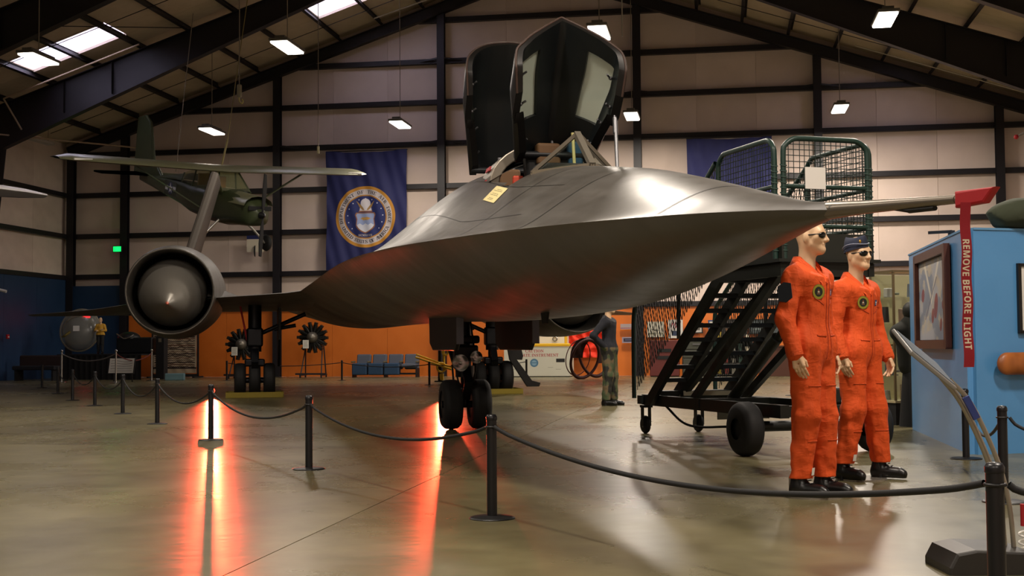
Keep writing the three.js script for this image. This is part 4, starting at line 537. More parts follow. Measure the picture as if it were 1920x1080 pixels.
{ // wheeled access stand
  const o = thing('access_stand', 'dark green wheeled access stand with stairs, netted railings and platform', 'access stand', [2.81, 0, -12.1], 0.30), G = M.standGreen, P = M.pipeGreen;
  const pl = part('platform', [bx(0.96, 0.05, 1.24, [0, 1.79, -0.25]), bx(0.06, 0.12, 1.24, [-0.46, 1.72, -0.25]), bx(0.06, 0.12, 1.24, [0.46, 1.72, -0.25]), bx(0.9, 0.12, 0.06, [0, 1.72, 0.33])], G, o); part('kick_plate', bx(0.96, 0.24, 0.02, [0, 1.93, 0.37]), std(0x1a1d18, 0.5), pl); for (const s of [-1, 1]) part('kick_plate', bx(0.02, 0.24, 1.24, [s * 0.47, 1.93, -0.25]), std(0x1a1d18, 0.5), pl);
  part('deck_edge', bx(1.06, 0.03, 1.34, [0, 1.8, -0.25]), G, pl);
  const hoop = (a, b, y0, y1, name) => { const dx = b[0] - a[0], dz = b[1] - a[1], L = Math.hypot(dx, dz), u = 0.1 / L; const pt = (t, y) => [a[0] + dx * t, y, a[1] + dz * t];
    const h = part(name, tube([pt(0, y0), pt(0, (y0 + y1) / 2), pt(0, y1 - 0.16), pt(0.02, y1 - 0.07), pt(u, y1 - 0.01), pt(u * 2, y1), pt(0.5, y1), pt(1 - u * 2, y1), pt(1 - u, y1 - 0.01), pt(0.98, y1 - 0.07), pt(1, y1 - 0.16), pt(1, (y0 + y1) / 2), pt(1, y0)], 0.026, 90, 10), P, o);
    part('mid_rail', bar(pt(0, (y0 + y1) / 2 + 0.12), pt(1, (y0 + y1) / 2 + 0.12), 0.022, 10), P, h); part('low_rail', bar(pt(0, y0 + 0.32), pt(1, y0 + 0.32), 0.022, 10), P, h);
    const net = [], n = Math.round(L / 0.055), m = Math.round((y1 - y0) / 0.055); for (let i = 1; i < n; i++) net.push(bar(pt(i / n + 0.006 * Math.sin(i * 3), y0 + 0.1), pt(i / n + 0.006 * Math.cos(i * 2), y1 - 0.02), 0.0042, 4)); for (let j = 2; j < m; j++) net.push(bar(pt(0.01, y0 + (y1 - y0) * j / m + 0.004 * Math.sin(j * 5)), pt(0.99, y0 + (y1 - y0) * j / m + 0.004 * Math.cos(j * 4)), 0.0042, 4));
    const nm = part('net', net, std(0x10201b, 0.7), h); nm.userData.kind = 'stuff'; const lace = []; for (let j = 0; j < 16; j++) { const y = y0 + 0.1 + (y1 - y0 - 0.3) * j / 16; for (const t of [0, 1]) { const q = pt(t, y); lace.push(tor(0.03, 0.005, q, [Math.PI / 2 + 0.4, 0, 0], 10)); } } const lm = part('lacing', lace, std(0x2a4038, 0.7), h); lm.userData.kind = 'stuff'; return h; };
  hoop([-0.44, 0.36], [0.44, 0.36], 1.8, 2.93, 'front_railing'); hoop([-0.5, -0.84], [-0.5, 0.3], 1.8, 2.93, 'side_railing'); hoop([0.5, -0.84], [0.5, 0.3], 1.8, 2.93, 'side_railing');
  part('notice', bx(0.21, 0.2, 0.006, [-0.14, 2.56, 0.41], [0, 0, 0]), std(0xdcd8d2, 0.7), o, 'white paper notice tied to the netting');
  // stairs
  const top = [-0.85, 1.76], foot = [-2.72, 0.42], nS = 9; for (const x of [-0.46, -0.17, 0.46]) part('stringer', beam([x, foot[1] - 0.02, foot[0]], [x, top[1], top[0]], 0.05, 0.13), G, o);
  for (let i = 0; i < nS; i++) { const t = (i + 0.5) / nS; part('tread', [bx(0.9, 0.045, 0.2, [0, foot[1] + (top[1] - foot[1]) * t, foot[0] + (top[0] - foot[0]) * t]), bx(0.9, 0.02, 0.03, [0, foot[1] + (top[1] - foot[1]) * t + 0.01, foot[0] + (top[0] - foot[0]) * t - 0.1])], G, o); }
  for (const x of [-0.52, 0.52]) { const h = part('hand_rail', tube([[x, 0.42, -3.05], [x, 1.0, -3.05], [x, 1.42, -3.02], [x, 1.58, -2.85], [x, 2.2, -1.9], [x, 2.74, -1.05], [x, 2.86, -0.86]], 0.026, 60, 10), P, o); part('rail_post', bar([x, 1.1, -1.8], [x, 2.3, -1.76], 0.022, 8), G, h);
    const net = [], low = (z) => 0.52 + 1.32 * (z + 2.95) / 2.1, hi2 = (z) => low(z) + 0.98; for (const k of [-1, 1]) for (let i = -12; i <= 44; i++) { const z0 = -2.95 + i * 0.062, dz = k * 0.34; let a = [z0, low(z0)], b = [z0 + dz, hi2(z0 + dz)]; const cl = (p, q, zz) => { const t = (zz - p[0]) / (q[0] - p[0]); return [zz, p[1] + (q[1] - p[1]) * t]; }; for (const [m, s] of [[-2.95, 1], [-0.85, -1]]) { const ina = s * (a[0] - m) >= 0, inb = s * (b[0] - m) >= 0; if (!ina && !inb) { a = null; break; } if (!ina) a = cl(a, b, m); if (!inb) b = cl(a, b, m); } if (a && Math.hypot(a[0] - b[0], a[1] - b[1]) > 0.03) net.push(bar([x, a[1], a[0]], [x, b[1], b[0]], 0.0045, 4)); } part('net', net, std(0x1a1c16, 0.7), h).userData.kind = 'stuff'; }
  // chassis
  part('chassis', [beam([-0.46, 0.42, 0.35], [-0.36, 0.4, -3.1], 0.09, 0.12), beam([0.46, 0.42, 0.35], [0.36, 0.4, -3.1], 0.09, 0.12), bx(0.9, 0.1, 0.09, [0, 0.4, -3.08]), bx(0.92, 0.1, 0.09, [0, 0.42, -1.5]), bx(0.95, 0.1, 0.1, [0, 0.42, 0.3])], G, o);
  part('light_bar', beam([-0.28, 0.5, -2.2], [0.42, 0.5, -2.1], 0.05, 0.05), std(0xb9b29a, 0.5), o, 'pale bar across the chassis'); part('chassis_plate', bx(0.6, 0.16, 0.02, [0.05, 0.33, -1.44]), std(0x5a5848, 0.6), o, 'scuffed pale plate with stencilled marks'); for (let k = 0; k < 4; k++) part('stencil_mark', bx(0.05, 0.07, 0.006, [-0.05 + k * 0.09, 0.31, -1.427]), M.blackMatte, o);
  for (const [a, b] of [[[-0.4, 1.7, 0.2], [-0.3, 0.45, -1.9]], [[0.4, 1.7, 0.2], [0.3, 0.45, -1.9]], [[-0.1, 1.72, -0.4], [-0.25, 0.48, -2.3]]]) part('brace', beam(a, b, 0.06, 0.08), G, o);
  part('jack_cylinder', [bar([0, 0.45, -1.6], [0, 1.1, -0.6], 0.06, 14), bar([0, 1.05, -0.65], [0, 1.7, 0.2], 0.035, 12)], G, o); part('axle', bar([-0.6, 0.27, 0], [0.6, 0.27, 0], 0.05, 14), M.standGreen, o); part('pump_box', rbx(0.3, 0.16, 0.3, 0.03, [0.05, 0.55, 0.1]), G, o); part('gauge', bar([0.1, 0.62, -0.1], [0.3, 0.62, -0.1], 0.02, 10), std(0xa89a6a, 0.35, 0.6), o);
  for (const s of [-1, 1]) { const w = part('wheel', [lathe([[0.1, -0.1], [0.19, -0.1], [0.235, -0.075], [0.252, -0.04], [0.252, 0.04], [0.235, 0.075], [0.19, 0.1], [0.1, 0.1]], [s * 0.68, 0.252, 0], [0, 0, Math.PI / 2], 36)], M.rubber, o); part('rim', lathe([[0.001, -0.05], [0.06, -0.06], [0.12, -0.085], [0.12, 0.085], [0.06, 0.06], [0.001, 0.05]], [s * 0.68, 0.252, 0], [0, 0, Math.PI / 2], 28), std(0x14161a, 0.5), w); }
  for (const x of [-0.34, 0.34]) { const c = part('caster', lathe([[0.03, -0.03], [0.09, -0.03], [0.105, -0.012], [0.105, 0.012], [0.09, 0.03], [0.03, 0.03]], [x, 0.105, -3.15], [0, 0, Math.PI / 2], 28), M.rubber, o); part('fork', [bx(0.012, 0.22, 0.07, [x - 0.045, 0.2, -3.13]), bx(0.012, 0.22, 0.07, [x + 0.045, 0.2, -3.13]), bx(0.12, 0.03, 0.1, [x, 0.32, -3.12])], G, c); part('caster_hub', cy(0.035, 0.035, 0.075, [x, 0.105, -3.15], [0, 0, Math.PI / 2]), M.greyMetal, c); }
  part('step_loop', tube([[-0.3, 0.36, -2.7], [-0.15, 0.14, -2.4], [0.2, 0.12, -2.2], [0.45, 0.16, -2.0], [0.46, 0.36, -1.9]], 0.014, 40, 8), M.black, o);
}
{ // blue display partition
  const A = [4.86, -15.4], C = [4.29, -11.9], D = [6.6, -12.6], o = struct('trim_2', 'bright blue freestanding display partition at right', 'partition');
  const pan = (a, b, name) => { const L = Math.hypot(b[0] - a[0], b[1] - a[1]), g = bx(L, 2.09, 0.1, [0, 1.045, 0]); const m = part(name, g, M.bluePartition, o); m.position.set((a[0] + b[0]) / 2, 0, (a[1] + b[1]) / 2); m.rotation.y = Math.atan2(-(b[1] - a[1]), b[0] - a[0]); return m; };
  pan(A, C, 'side_panel'); pan(C, D, 'front_panel'); part('cap_rail', [beam([A[0], 2.1, A[1]], [C[0], 2.1, C[1]], 0.12, 0.02), beam([C[0], 2.1, C[1]], [D[0], 2.1, D[1]], 0.12, 0.02)], std(0x5d90bb, 0.5), o);
  // painting on the side panel
  const L = Math.hypot(C[0] - A[0], C[1] - A[1]), ux = (C[0] - A[0]) / L, uz = (C[1] - A[1]) / L, tn = Math.atan2(-(C[1] - A[1]), C[0] - A[0]) ;
  const at = (d, off) => [A[0] + ux * d + uz * -off * -1 * -1, 0, A[1] + uz * d + ux * off * -1]; const n = [-uz, ux]; // face normal towards the camera's left
  const pos = [A[0] + ux * 1.85 + n[0] * 0.075, 1.5, A[1] + uz * 1.85 + n[1] * 0.075];
  const p = thing('framed_painting', 'painting of pale sky and red shapes in dark wood frame on blue panel', 'painting', pos, Math.atan2(n[0], n[1])); const W = 2.0, H = 1.02;
  part('canvas', bx(W - 0.2, H - 0.16, 0.012, [0, 0, 0]), std(0xffffff, 0.6, 0, { map: canvasTex(256, 256, (x, w, h) => { for (let i = 0; i < 1600; i++) { const px = rnd() * w, py = rnd() * h, v = fbm(px / 50, py / 50, 3, 9); const c = v > 0.55 ? [168, 170, 178] : v > 0.45 ? [186, 176, 160] : [128, 136, 154]; x.fillStyle = `rgba(${c[0]},${c[1]},${c[2]},0.6)`; x.beginPath(); x.arc(px, py, 6 + rnd() * 14, 0, 7); x.fill(); } x.strokeStyle = 'rgba(220,212,196,0.8)'; x.lineWidth = 14; x.beginPath(); x.moveTo(60, 10); x.lineTo(120, 130); x.lineTo(190, 6); x.stroke(); x.strokeStyle = 'rgba(90,86,110,0.7)'; x.lineWidth = 6; x.beginPath(); x.moveTo(60, 190); x.lineTo(170, 60); x.stroke(); for (const [a, b, c, d] of [[40, 110, 14, 22], [160, 150, 16, 40], [130, 180, 12, 24], [200, 210, 10, 20], [225, 150, 14, 16]]) { x.fillStyle = 'rgba(126,44,46,0.75)'; x.beginPath(); x.ellipse(a, b, c, d, 0.2, 0, 7); x.fill(); } }) }), p);
  const fr = std(0x4a2114, 0.4); part('frame', [bx(W, 0.09, 0.06, [0, H / 2 - 0.03, 0.02]), bx(W, 0.09, 0.06, [0, -H / 2 + 0.03, 0.02]), bx(0.11, H, 0.06, [W / 2 - 0.04, 0, 0.02]), bx(0.11, H, 0.06, [-W / 2 + 0.04, 0, 0.02])], fr, p);
  const L2 = Math.hypot(D[0] - C[0], D[1] - C[1]), vx = (D[0] - C[0]) / L2, vz = (D[1] - C[1]) / L2, m = [-vz, vx], tn2 = Math.atan2(m[0], m[1]), pt = (d, y, off) => [C[0] + vx * d + m[0] * off, y, C[1] + vz * d + m[1] * off];
  const q = thing('framed_print', 'white print in a black frame at the right edge of the blue partition', 'picture', pt(0.78, 1.45, 0.07), tn2); part('frame', [bx(0.62, 0.03, 0.03, [0, 0.315, 0]), bx(0.62, 0.03, 0.03, [0, -0.315, 0]), bx(0.035, 0.66, 0.03, [-0.3, 0, 0]), bx(0.035, 0.66, 0.03, [0.3, 0, 0])], M.black, q); part('print', bx(0.58, 0.62, 0.01, [0, 0, -0.005]), M.white, q);
  const pr = thing('wooden_propeller', 'varnished brown wooden propeller blade mounted on the blue partition', 'propeller', pt(1.02, 0.84, 0.14), tn2); part('blade', place(new THREE.CapsuleGeometry(0.105, 1.5, 8, 24), [0, 0, 0], [0, 0, Math.PI / 2], [1, 1, 0.5]), M.wood, pr); for (const x of [-0.4, 0.4]) part('bracket', bx(0.04, 0.04, 0.1, [x, 0, -0.06]), M.greyMetal, pr);
  const cv = nets(field([[ell([0, 0.0, 0], [0.7, 0.16, 0.2]), 0], [ell([0.5, 0.1, 0], [0.5, 0.2, 0.22]), 0.15], [ell([-0.4, 0.05, 0.02], [0.3, 0.13, 0.18]), 0.1]]), [-0.85, -0.25, -0.3], [1.15, 0.4, 0.3], 0.03); const wr2 = cv.attributes.position; for (let i = 0; i < wr2.count; i++) { const k = 0.05 * (noise(wr2.getX(i) * 8, wr2.getY(i) * 14, wr2.getZ(i) * 8) - 0.5); wr2.setXYZ(i, wr2.getX(i) + k, Math.max(-0.1, wr2.getY(i) + k), wr2.getZ(i) + k); } cv.computeVertexNormals();
  solo('folded_tarp', 'olive green folded tarpaulin lying on top of the blue partition', 'tarpaulin', cv, std(0x343a2a, 0.9), pt(1.0, 2.22, -0.02), tn2);
  const bkt = thing('wall_bracket', 'small dark metal arm on top of the blue side panel', 'bracket', [A[0] + ux * 2.6, 2.11, A[1] + uz * 2.6], 0.2); part('arm', [beam([0, 0.05, 0], [-0.28, 0.03, 0.05], 0.02, 0.03), bx(0.05, 0.06, 0.05, [0, 0.03, 0])], std(0x3a3f48, 0.4, 0.5), bkt);
}
{ // information sign on a bent pole
  const o = thing('information_sign', 'slanted grey information panel on a bent pole with heavy black base', 'sign', [2.13, 0, -5.92], 0); const c = std(0x9d968a, 0.35, 0.7);
  part('base', place(poly([[-0.17, 0], [0.17, 0], [0.17, 0.09], [-0.06, 0.1], [-0.14, 0.085], [-0.17, 0.03]], 0.36, 0.012), [0, 0, 0]), std(0x2b2927, 0.45), o);
  part('pole', tube([[0.14, 0.06, -0.02], [0.12, 0.3, -0.02], [0.07, 0.5, -0.02], [-0.04, 0.75, -0.02], [-0.135, 0.88, -0.02]], 0.014, 50, 10), c, o); part('pole', tube([[0.165, 0.06, 0.03], [0.145, 0.3, 0.03], [0.095, 0.5, 0.03], [-0.015, 0.75, 0.03], [-0.115, 0.87, 0.03]], 0.011, 50, 10), c, o);
  const pn = sub('panel', o); pn.position.set(-0.225, 0.965, 0); pn.rotation.set(0.3, -0.06, -0.68); part('board', rbx(0.28, 0.02, 0.36, 0.008, [0, 0, 0]), std(0x8d8a86, 0.4, 0.3), pn); part('print', bx(0.25, 0.004, 0.32, [0, 0.012, 0]), std(0xffffff, 0.5, 0, { map: canvasTex(128, 128, (x, w, h) => { x.fillStyle = '#68707a'; x.fillRect(0, 0, w, h); x.fillStyle = '#3c444e'; for (let y = 12; y < 120; y += 9) for (let a = 8; a < 118; a += 9) x.fillRect(a, y, 6 + (a * y) % 3, 3); }) }), pn);
  part('tape', [beam([0.0, 0.69, 0.045], [-0.05, 0.79, 0.045], 0.02, 0.03)], std(0x2a3a7a, 0.6), o, 'blue tape on the pole'); const coil = []; for (let i = 0; i <= 60; i++) { const a = i / 60 * Math.PI * 8; coil.push([0.2 + 0.02 * Math.cos(a), 0.03 + i * 0.0025, 0.05 + 0.02 * Math.sin(a)]); } part('coil_cord', tube(coil, 0.005, 160, 6), M.white, o, 'white coiled cord'); part('red_handle', bar([0.2, 0.2, 0.05], [0.2, 0.3, 0.05], 0.012, 10), M.red, o);
}

// ================================================================ BACKGROUND EXHIBITS
const at = (name, label, cat, U, N, h = 0, turn = 0) => thing(name, label, cat, B(U, h, N), -HA + turn);
// ---------------------------------------------------------------- banners
const sealDraw = (x, w, h) => {
  x.fillStyle = '#1f2458'; x.fillRect(0, 0, w, h); const cx = w * 0.487, cyy = h * 0.555, R = w * 0.36;
  const ring = (r, c) => { x.fillStyle = c; x.beginPath(); x.arc(cx, cyy, r, 0, 7); x.fill(); };
  ring(R * 1.03, '#b5802a'); ring(R * 0.93, '#b9b2b4'); ring(R * 0.74, '#a8762c'); ring(R * 0.70, '#1b2660');
  x.fillStyle = '#23222c'; x.font = `bold ${R * 0.155}px serif`; x.textAlign = 'center'; x.textBaseline = 'middle';
  const arcText = (s, a0, a1, flip) => { const n = s.length; for (let i = 0; i < n; i++) { const a = a0 + (a1 - a0) * i / (n - 1); x.save(); x.translate(cx + Math.cos(a) * R * 0.835, cyy + Math.sin(a) * R * 0.835); x.rotate(a + (flip ? -Math.PI / 2 : Math.PI / 2)); x.fillText(s[i], 0, 0); x.restore(); } };
  arcText('DEPARTMENT OF THE AIR FORCE', Math.PI * 0.93, Math.PI * 2.07, false); arcText('UNITED STATES OF AMERICA', Math.PI * 0.85, Math.PI * 0.15, true);
  x.fillStyle = '#d8d8e4'; for (let i = 0; i < 13; i++) { const a = Math.PI * (0.78 + 1.44 * i / 12); x.save(); x.translate(cx + Math.cos(a) * R * 0.61, cyy + Math.sin(a) * R * 0.61); x.beginPath(); for (let k = 0; k < 10; k++) { const r = k % 2 ? 3.2 : 7.5, b = k * Math.PI / 5 - Math.PI / 2; x.lineTo(Math.cos(b) * r, Math.sin(b) * r); } x.fill(); x.restore(); }
  const S = R / 100; x.save(); x.translate(cx, cyy); x.scale(S, S);
  x.fillStyle = '#c9c6cc'; x.beginPath(); x.moveTo(-22, -18); x.lineTo(22, -18); x.lineTo(18, -38); x.lineTo(-18, -38); x.fill(); x.beginPath(); x.arc(0, -44, 17, 0, 7); x.fill();
  x.fillStyle = '#9a7a4a'; x.beginPath(); x.moveTo(-32, -54); x.quadraticCurveTo(-8, -34, -4, -22); x.lineTo(4, -22); x.quadraticCurveTo(8, -34, 32, -54); x.lineTo(22, -34); x.lineTo(10, -22); x.lineTo(-10, -22); x.lineTo(-22, -34); x.fill();
  x.fillStyle = '#8a5a3a'; x.fillRect(-24, -20, 48, 4); x.beginPath(); x.moveTo(-32, -14); x.lineTo(32, -14); x.lineTo(36, -6); x.lineTo(31, 8); x.lineTo(34, 30); x.quadraticCurveTo(28, 46, 0, 56); x.quadraticCurveTo(-28, 46, -34, 30); x.lineTo(-31, 8); x.lineTo(-36, -6); x.fill();
  x.fillStyle = '#8c9cc4'; x.beginPath(); x.moveTo(-29, -11); x.lineTo(29, -11); x.lineTo(32, -5); x.lineTo(28, 8); x.lineTo(31, 28); x.quadraticCurveTo(24, 43, 0, 52); x.quadraticCurveTo(-24, 43, -31, 28); x.lineTo(-28, 8); x.lineTo(-32, -5); x.fill();
  x.fillStyle = '#c8ccd8'; x.beginPath(); x.moveTo(-30, 26); for (let k = -30; k <= 30; k += 10) x.lineTo(k, 22 + (k / 10 % 2 ? 6 : 0)); x.quadraticCurveTo(24, 44, 0, 52); x.quadraticCurveTo(-24, 44, -30, 26); x.fill(); x.fillStyle = '#b88434'; x.beginPath(); x.ellipse(0, 6, 17, 4, 0, 0, 7); x.fill(); x.fillRect(-9, 2, 18, 9); x.strokeStyle = '#c0a060'; x.lineWidth = 1.2; for (let k = 0; k < 6; k++) { x.beginPath(); x.moveTo(0, 6); x.lineTo(Math.cos(k) * 22, 6 + Math.sin(k) * 8); x.stroke(); } x.fillStyle = '#c4bcae'; x.font = 'bold 9px serif'; x.fillText('MCMXLVII', 0, 62); x.restore();
};
function banner(U0, U1, y0, y1, label, map, k) {
  const o = at('wall_banner', label, 'banner', (U0 + U1) / 2, 0.3, y0), W = U1 - U0, Hh = y1 - y0;
  part('cloth', grid(40, 30, (i, j) => { const x = (i / 40 - 0.5) * W, y = j / 30 * Hh, t = j / 30; return [x * (1 - 0.02 * Math.sin(t * 3)), y - 0.06 * Math.sin(i / 40 * Math.PI) * t * t * t, 0.05 * Math.sin(x * 5 + 1.5 * Math.sin(y * 2 + k)) * (0.35 + 0.65 * t) + 0.02 * Math.sin(x * 14 + y * 4)]; }), std(0xffffff, 0.75, 0, { map }), o);
  part('rod', bar([-W / 2, Hh, -0.05], [W / 2, Hh, -0.05], 0.02, 8), M.steel, o); return o;
}
banner(-7.42, -4.5, 3.7, 7.85, 'blue wall banner with the round gold-ringed Air Force seal', canvasTex(720, 1024, sealDraw), 0);
banner(5.06, 7.86, 3.8, 7.9, 'plain dark blue wall banner behind the access stand', tex(64, 64, (x, y) => { const n = (noise(x * 20, y * 20) - 0.5) * 6; return [30 + n, 34 + n, 86 + n]; }), 2);
// ---------------------------------------------------------------- exit signs, alarms, camera
{ const ex = (label, U, N, h, c, txt) => { const o = at('exit_sign', label, 'exit sign', U, N, h); part('box', rbx(0.34, 0.22, 0.07, 0.01, [0, 0, -0.04]), M.blackMatte, o); const t = canvasTex(128, 80, (x, w, hh) => { x.fillStyle = '#ffffff'; x.fillRect(0, 0, w, hh); x.fillStyle = '#bcbcbc'; x.font = 'bold 50px sans-serif'; x.textAlign = 'center'; x.textBaseline = 'middle'; x.fillText(txt, w / 2, hh / 2 + 3); }); part('face', bx(0.29, 0.18, 0.01, [0, 0, 0]), std(c, 0.5, 0, { emissive: c, emissiveIntensity: 1.6, emissiveMap: t }), o); const l = new THREE.PointLight(c, 0.25); l.position.set(0, 0, 0.08); l.shadow.radius = 4; o.add(l); l.name = 'light'; };
  ex('glowing green exit sign on a column at left', -15.1, 0.45, 4.58, 0x10d860, 'EXIT'); ex('glowing red exit sign over the dark display at far left', -15.75, 1.4, 2.2, 0xf01830, 'EXIT');
  const o = thing('security_camera', 'small pale security camera on the blue left wall', 'camera', B(-16.95, 3.0, 5.0), -HA + Math.PI / 2); part('mount', bx(0.06, 0.1, 0.2, [0, 0, -0.08]), M.white, o); part('housing', bar([0, -0.03, 0], [0.06, -0.1, 0.28], 0.05, 14), M.white, o);
  const f = thing('fire_alarm', 'small red fire alarm on the blue left wall', 'fire alarm', B(-17.05, 1.45, 4.2), -HA + Math.PI / 2); part('box', rbx(0.13, 0.15, 0.06, 0.012, [0, 0, 0]), M.red, f); part('lever', bx(0.07, 0.03, 0.02, [0, -0.01, 0.035]), M.white, f); }
// ---------------------------------------------------------------- radial engines on stands
function radial(label, U, N, y, r, turn) {
  const o = at('radial_engine', label, 'engine', U, N, 0, turn), blk = std(0x15140f, 0.5, 0.4);
  part('crankcase', place(lathe([[0.001, 0.3], [r * 0.2, 0.28], [r * 0.34, 0.18], [r * 0.4, 0.05], [r * 0.45, -0.1], [r * 0.4, -0.25], [0.001, -0.3]], [0, 0, 0], [Math.PI / 2, 0, 0], 28), [0, y, 0]), std(0x6a655c, 0.4, 0.6), o, 'grey crankcase nose');
  for (let k = 0; k < 14; k++) { const a = k / 14 * 2 * Math.PI + 0.2, c = Math.cos(a), s = Math.sin(a), g = []; for (let q = 0; q < 6; q++) g.push(cy(r * 0.17, r * 0.17, r * 0.05, [0, r * (0.45 + q * 0.075), 0], [0, 0, 0], 12)); g.push(cy(r * 0.13, r * 0.13, r * 0.6, [0, r * 0.62, 0], [0, 0, 0], 10), rbx(r * 0.2, r * 0.2, r * 0.4, 0.01, [0, r * 0.96, 0.0])); part('cylinder', merge(g).applyMatrix4(new THREE.Matrix4().makeTranslation(0, y, 0).multiply(new THREE.Matrix4().makeRotationZ(a))), blk, o);
    part('pushrod', bar([-s * r * 0.4 + c * 0.03, y + c * r * 0.4 + s * 0.03, 0.14], [-s * r * 0.9 + c * 0.04, y + c * r * 0.9 + s * 0.04, 0.1], 0.012, 6), blk, o); }
  part('ring_mount', tor(r * 0.55, 0.03, [0, y, -0.28], [0, 0, 0]), blk, o);
  for (const s of [-1, 1]) { part('stand_leg', bar([s * 0.28, y - r * 0.5, -0.25], [s * 0.36, 0.02, 0.3], 0.022, 8), M.steel, o); part('stand_leg', bar([s * 0.3, y, -0.28], [s * 0.36, 0.02, -0.5], 0.022, 8), M.steel, o); part('foot_rail', bx(0.05, 0.05, 0.9, [s * 0.36, 0.09, -0.1]), M.steel, o); for (const z of [0.32, -0.5]) part('caster', cy(0.045, 0.045, 0.035, [s * 0.36, 0.045, z], [0, 0, Math.PI / 2], 14), M.rubber, o); }
  part('cross_bar', bx(1.05, 0.06, 0.06, [0, 0.13, 0.3]), M.steel, o); part('label_card', bx(0.2, 0.28, 0.012, [-0.16, y - r * 0.45, 0.34]), std(0xffffff, 0.7, 0, { map: canvasTex(48, 64, (x, w, h) => { x.fillStyle = '#d8d6cc'; x.fillRect(0, 0, w, h); x.fillStyle = '#77756c'; for (let q = 10; q < 56; q += 7) x.fillRect(6, q, 36 - (q % 5) * 2, 2); }) }), o, 'white label card'); return o;
}
radial('finned radial engine on a wheeled stand against the orange wall, standing clear', -7.6, 1.2, 1.36, 0.5, 0.1); radial('finned radial engine partly hidden by the left main wheel leg', -9.75, 2.2, 1.14, 0.5, 0.15);
{ // row of seats
  const o = at('seat_row', 'row of four blue airliner seats against the orange wall', 'seats', -5.1, 0.95), back = std(0x4c5260, 0.75), blue = std(0x24405e, 0.75);
  for (let k = 0; k < 4; k++) { const x = -0.84 + k * 0.56; part('backrest', rbx(0.5, 0.52, 0.14, 0.05, [x + 0.03, 0.52, -0.16], [-0.22, 0, 0]), back, o); if (k < 3) part('seat_front', rbx(0.52, 0.4, 0.3, 0.04, [x - 0.02, 0.28, 0.14]), blue, o); part('cushion', rbx(0.5, 0.12, 0.45, 0.04, [x, 0.4, 0.05], [0.06, 0, 0]), back, o); }
  for (let k = 0; k < 5; k++) part('armrest', rbx(0.06, 0.06, 0.4, 0.02, [-1.12 + k * 0.56, 0.52, 0.08]), std(0x5d5640, 0.6), o); part('rail', bx(2.3, 0.06, 0.06, [0, 0.12, 0.05]), M.steel, o); for (const x of [-1.1, 0, 1.1]) part('leg', bx(0.05, 0.3, 0.4, [x, 0.15, 0.02]), M.steel, o);
}
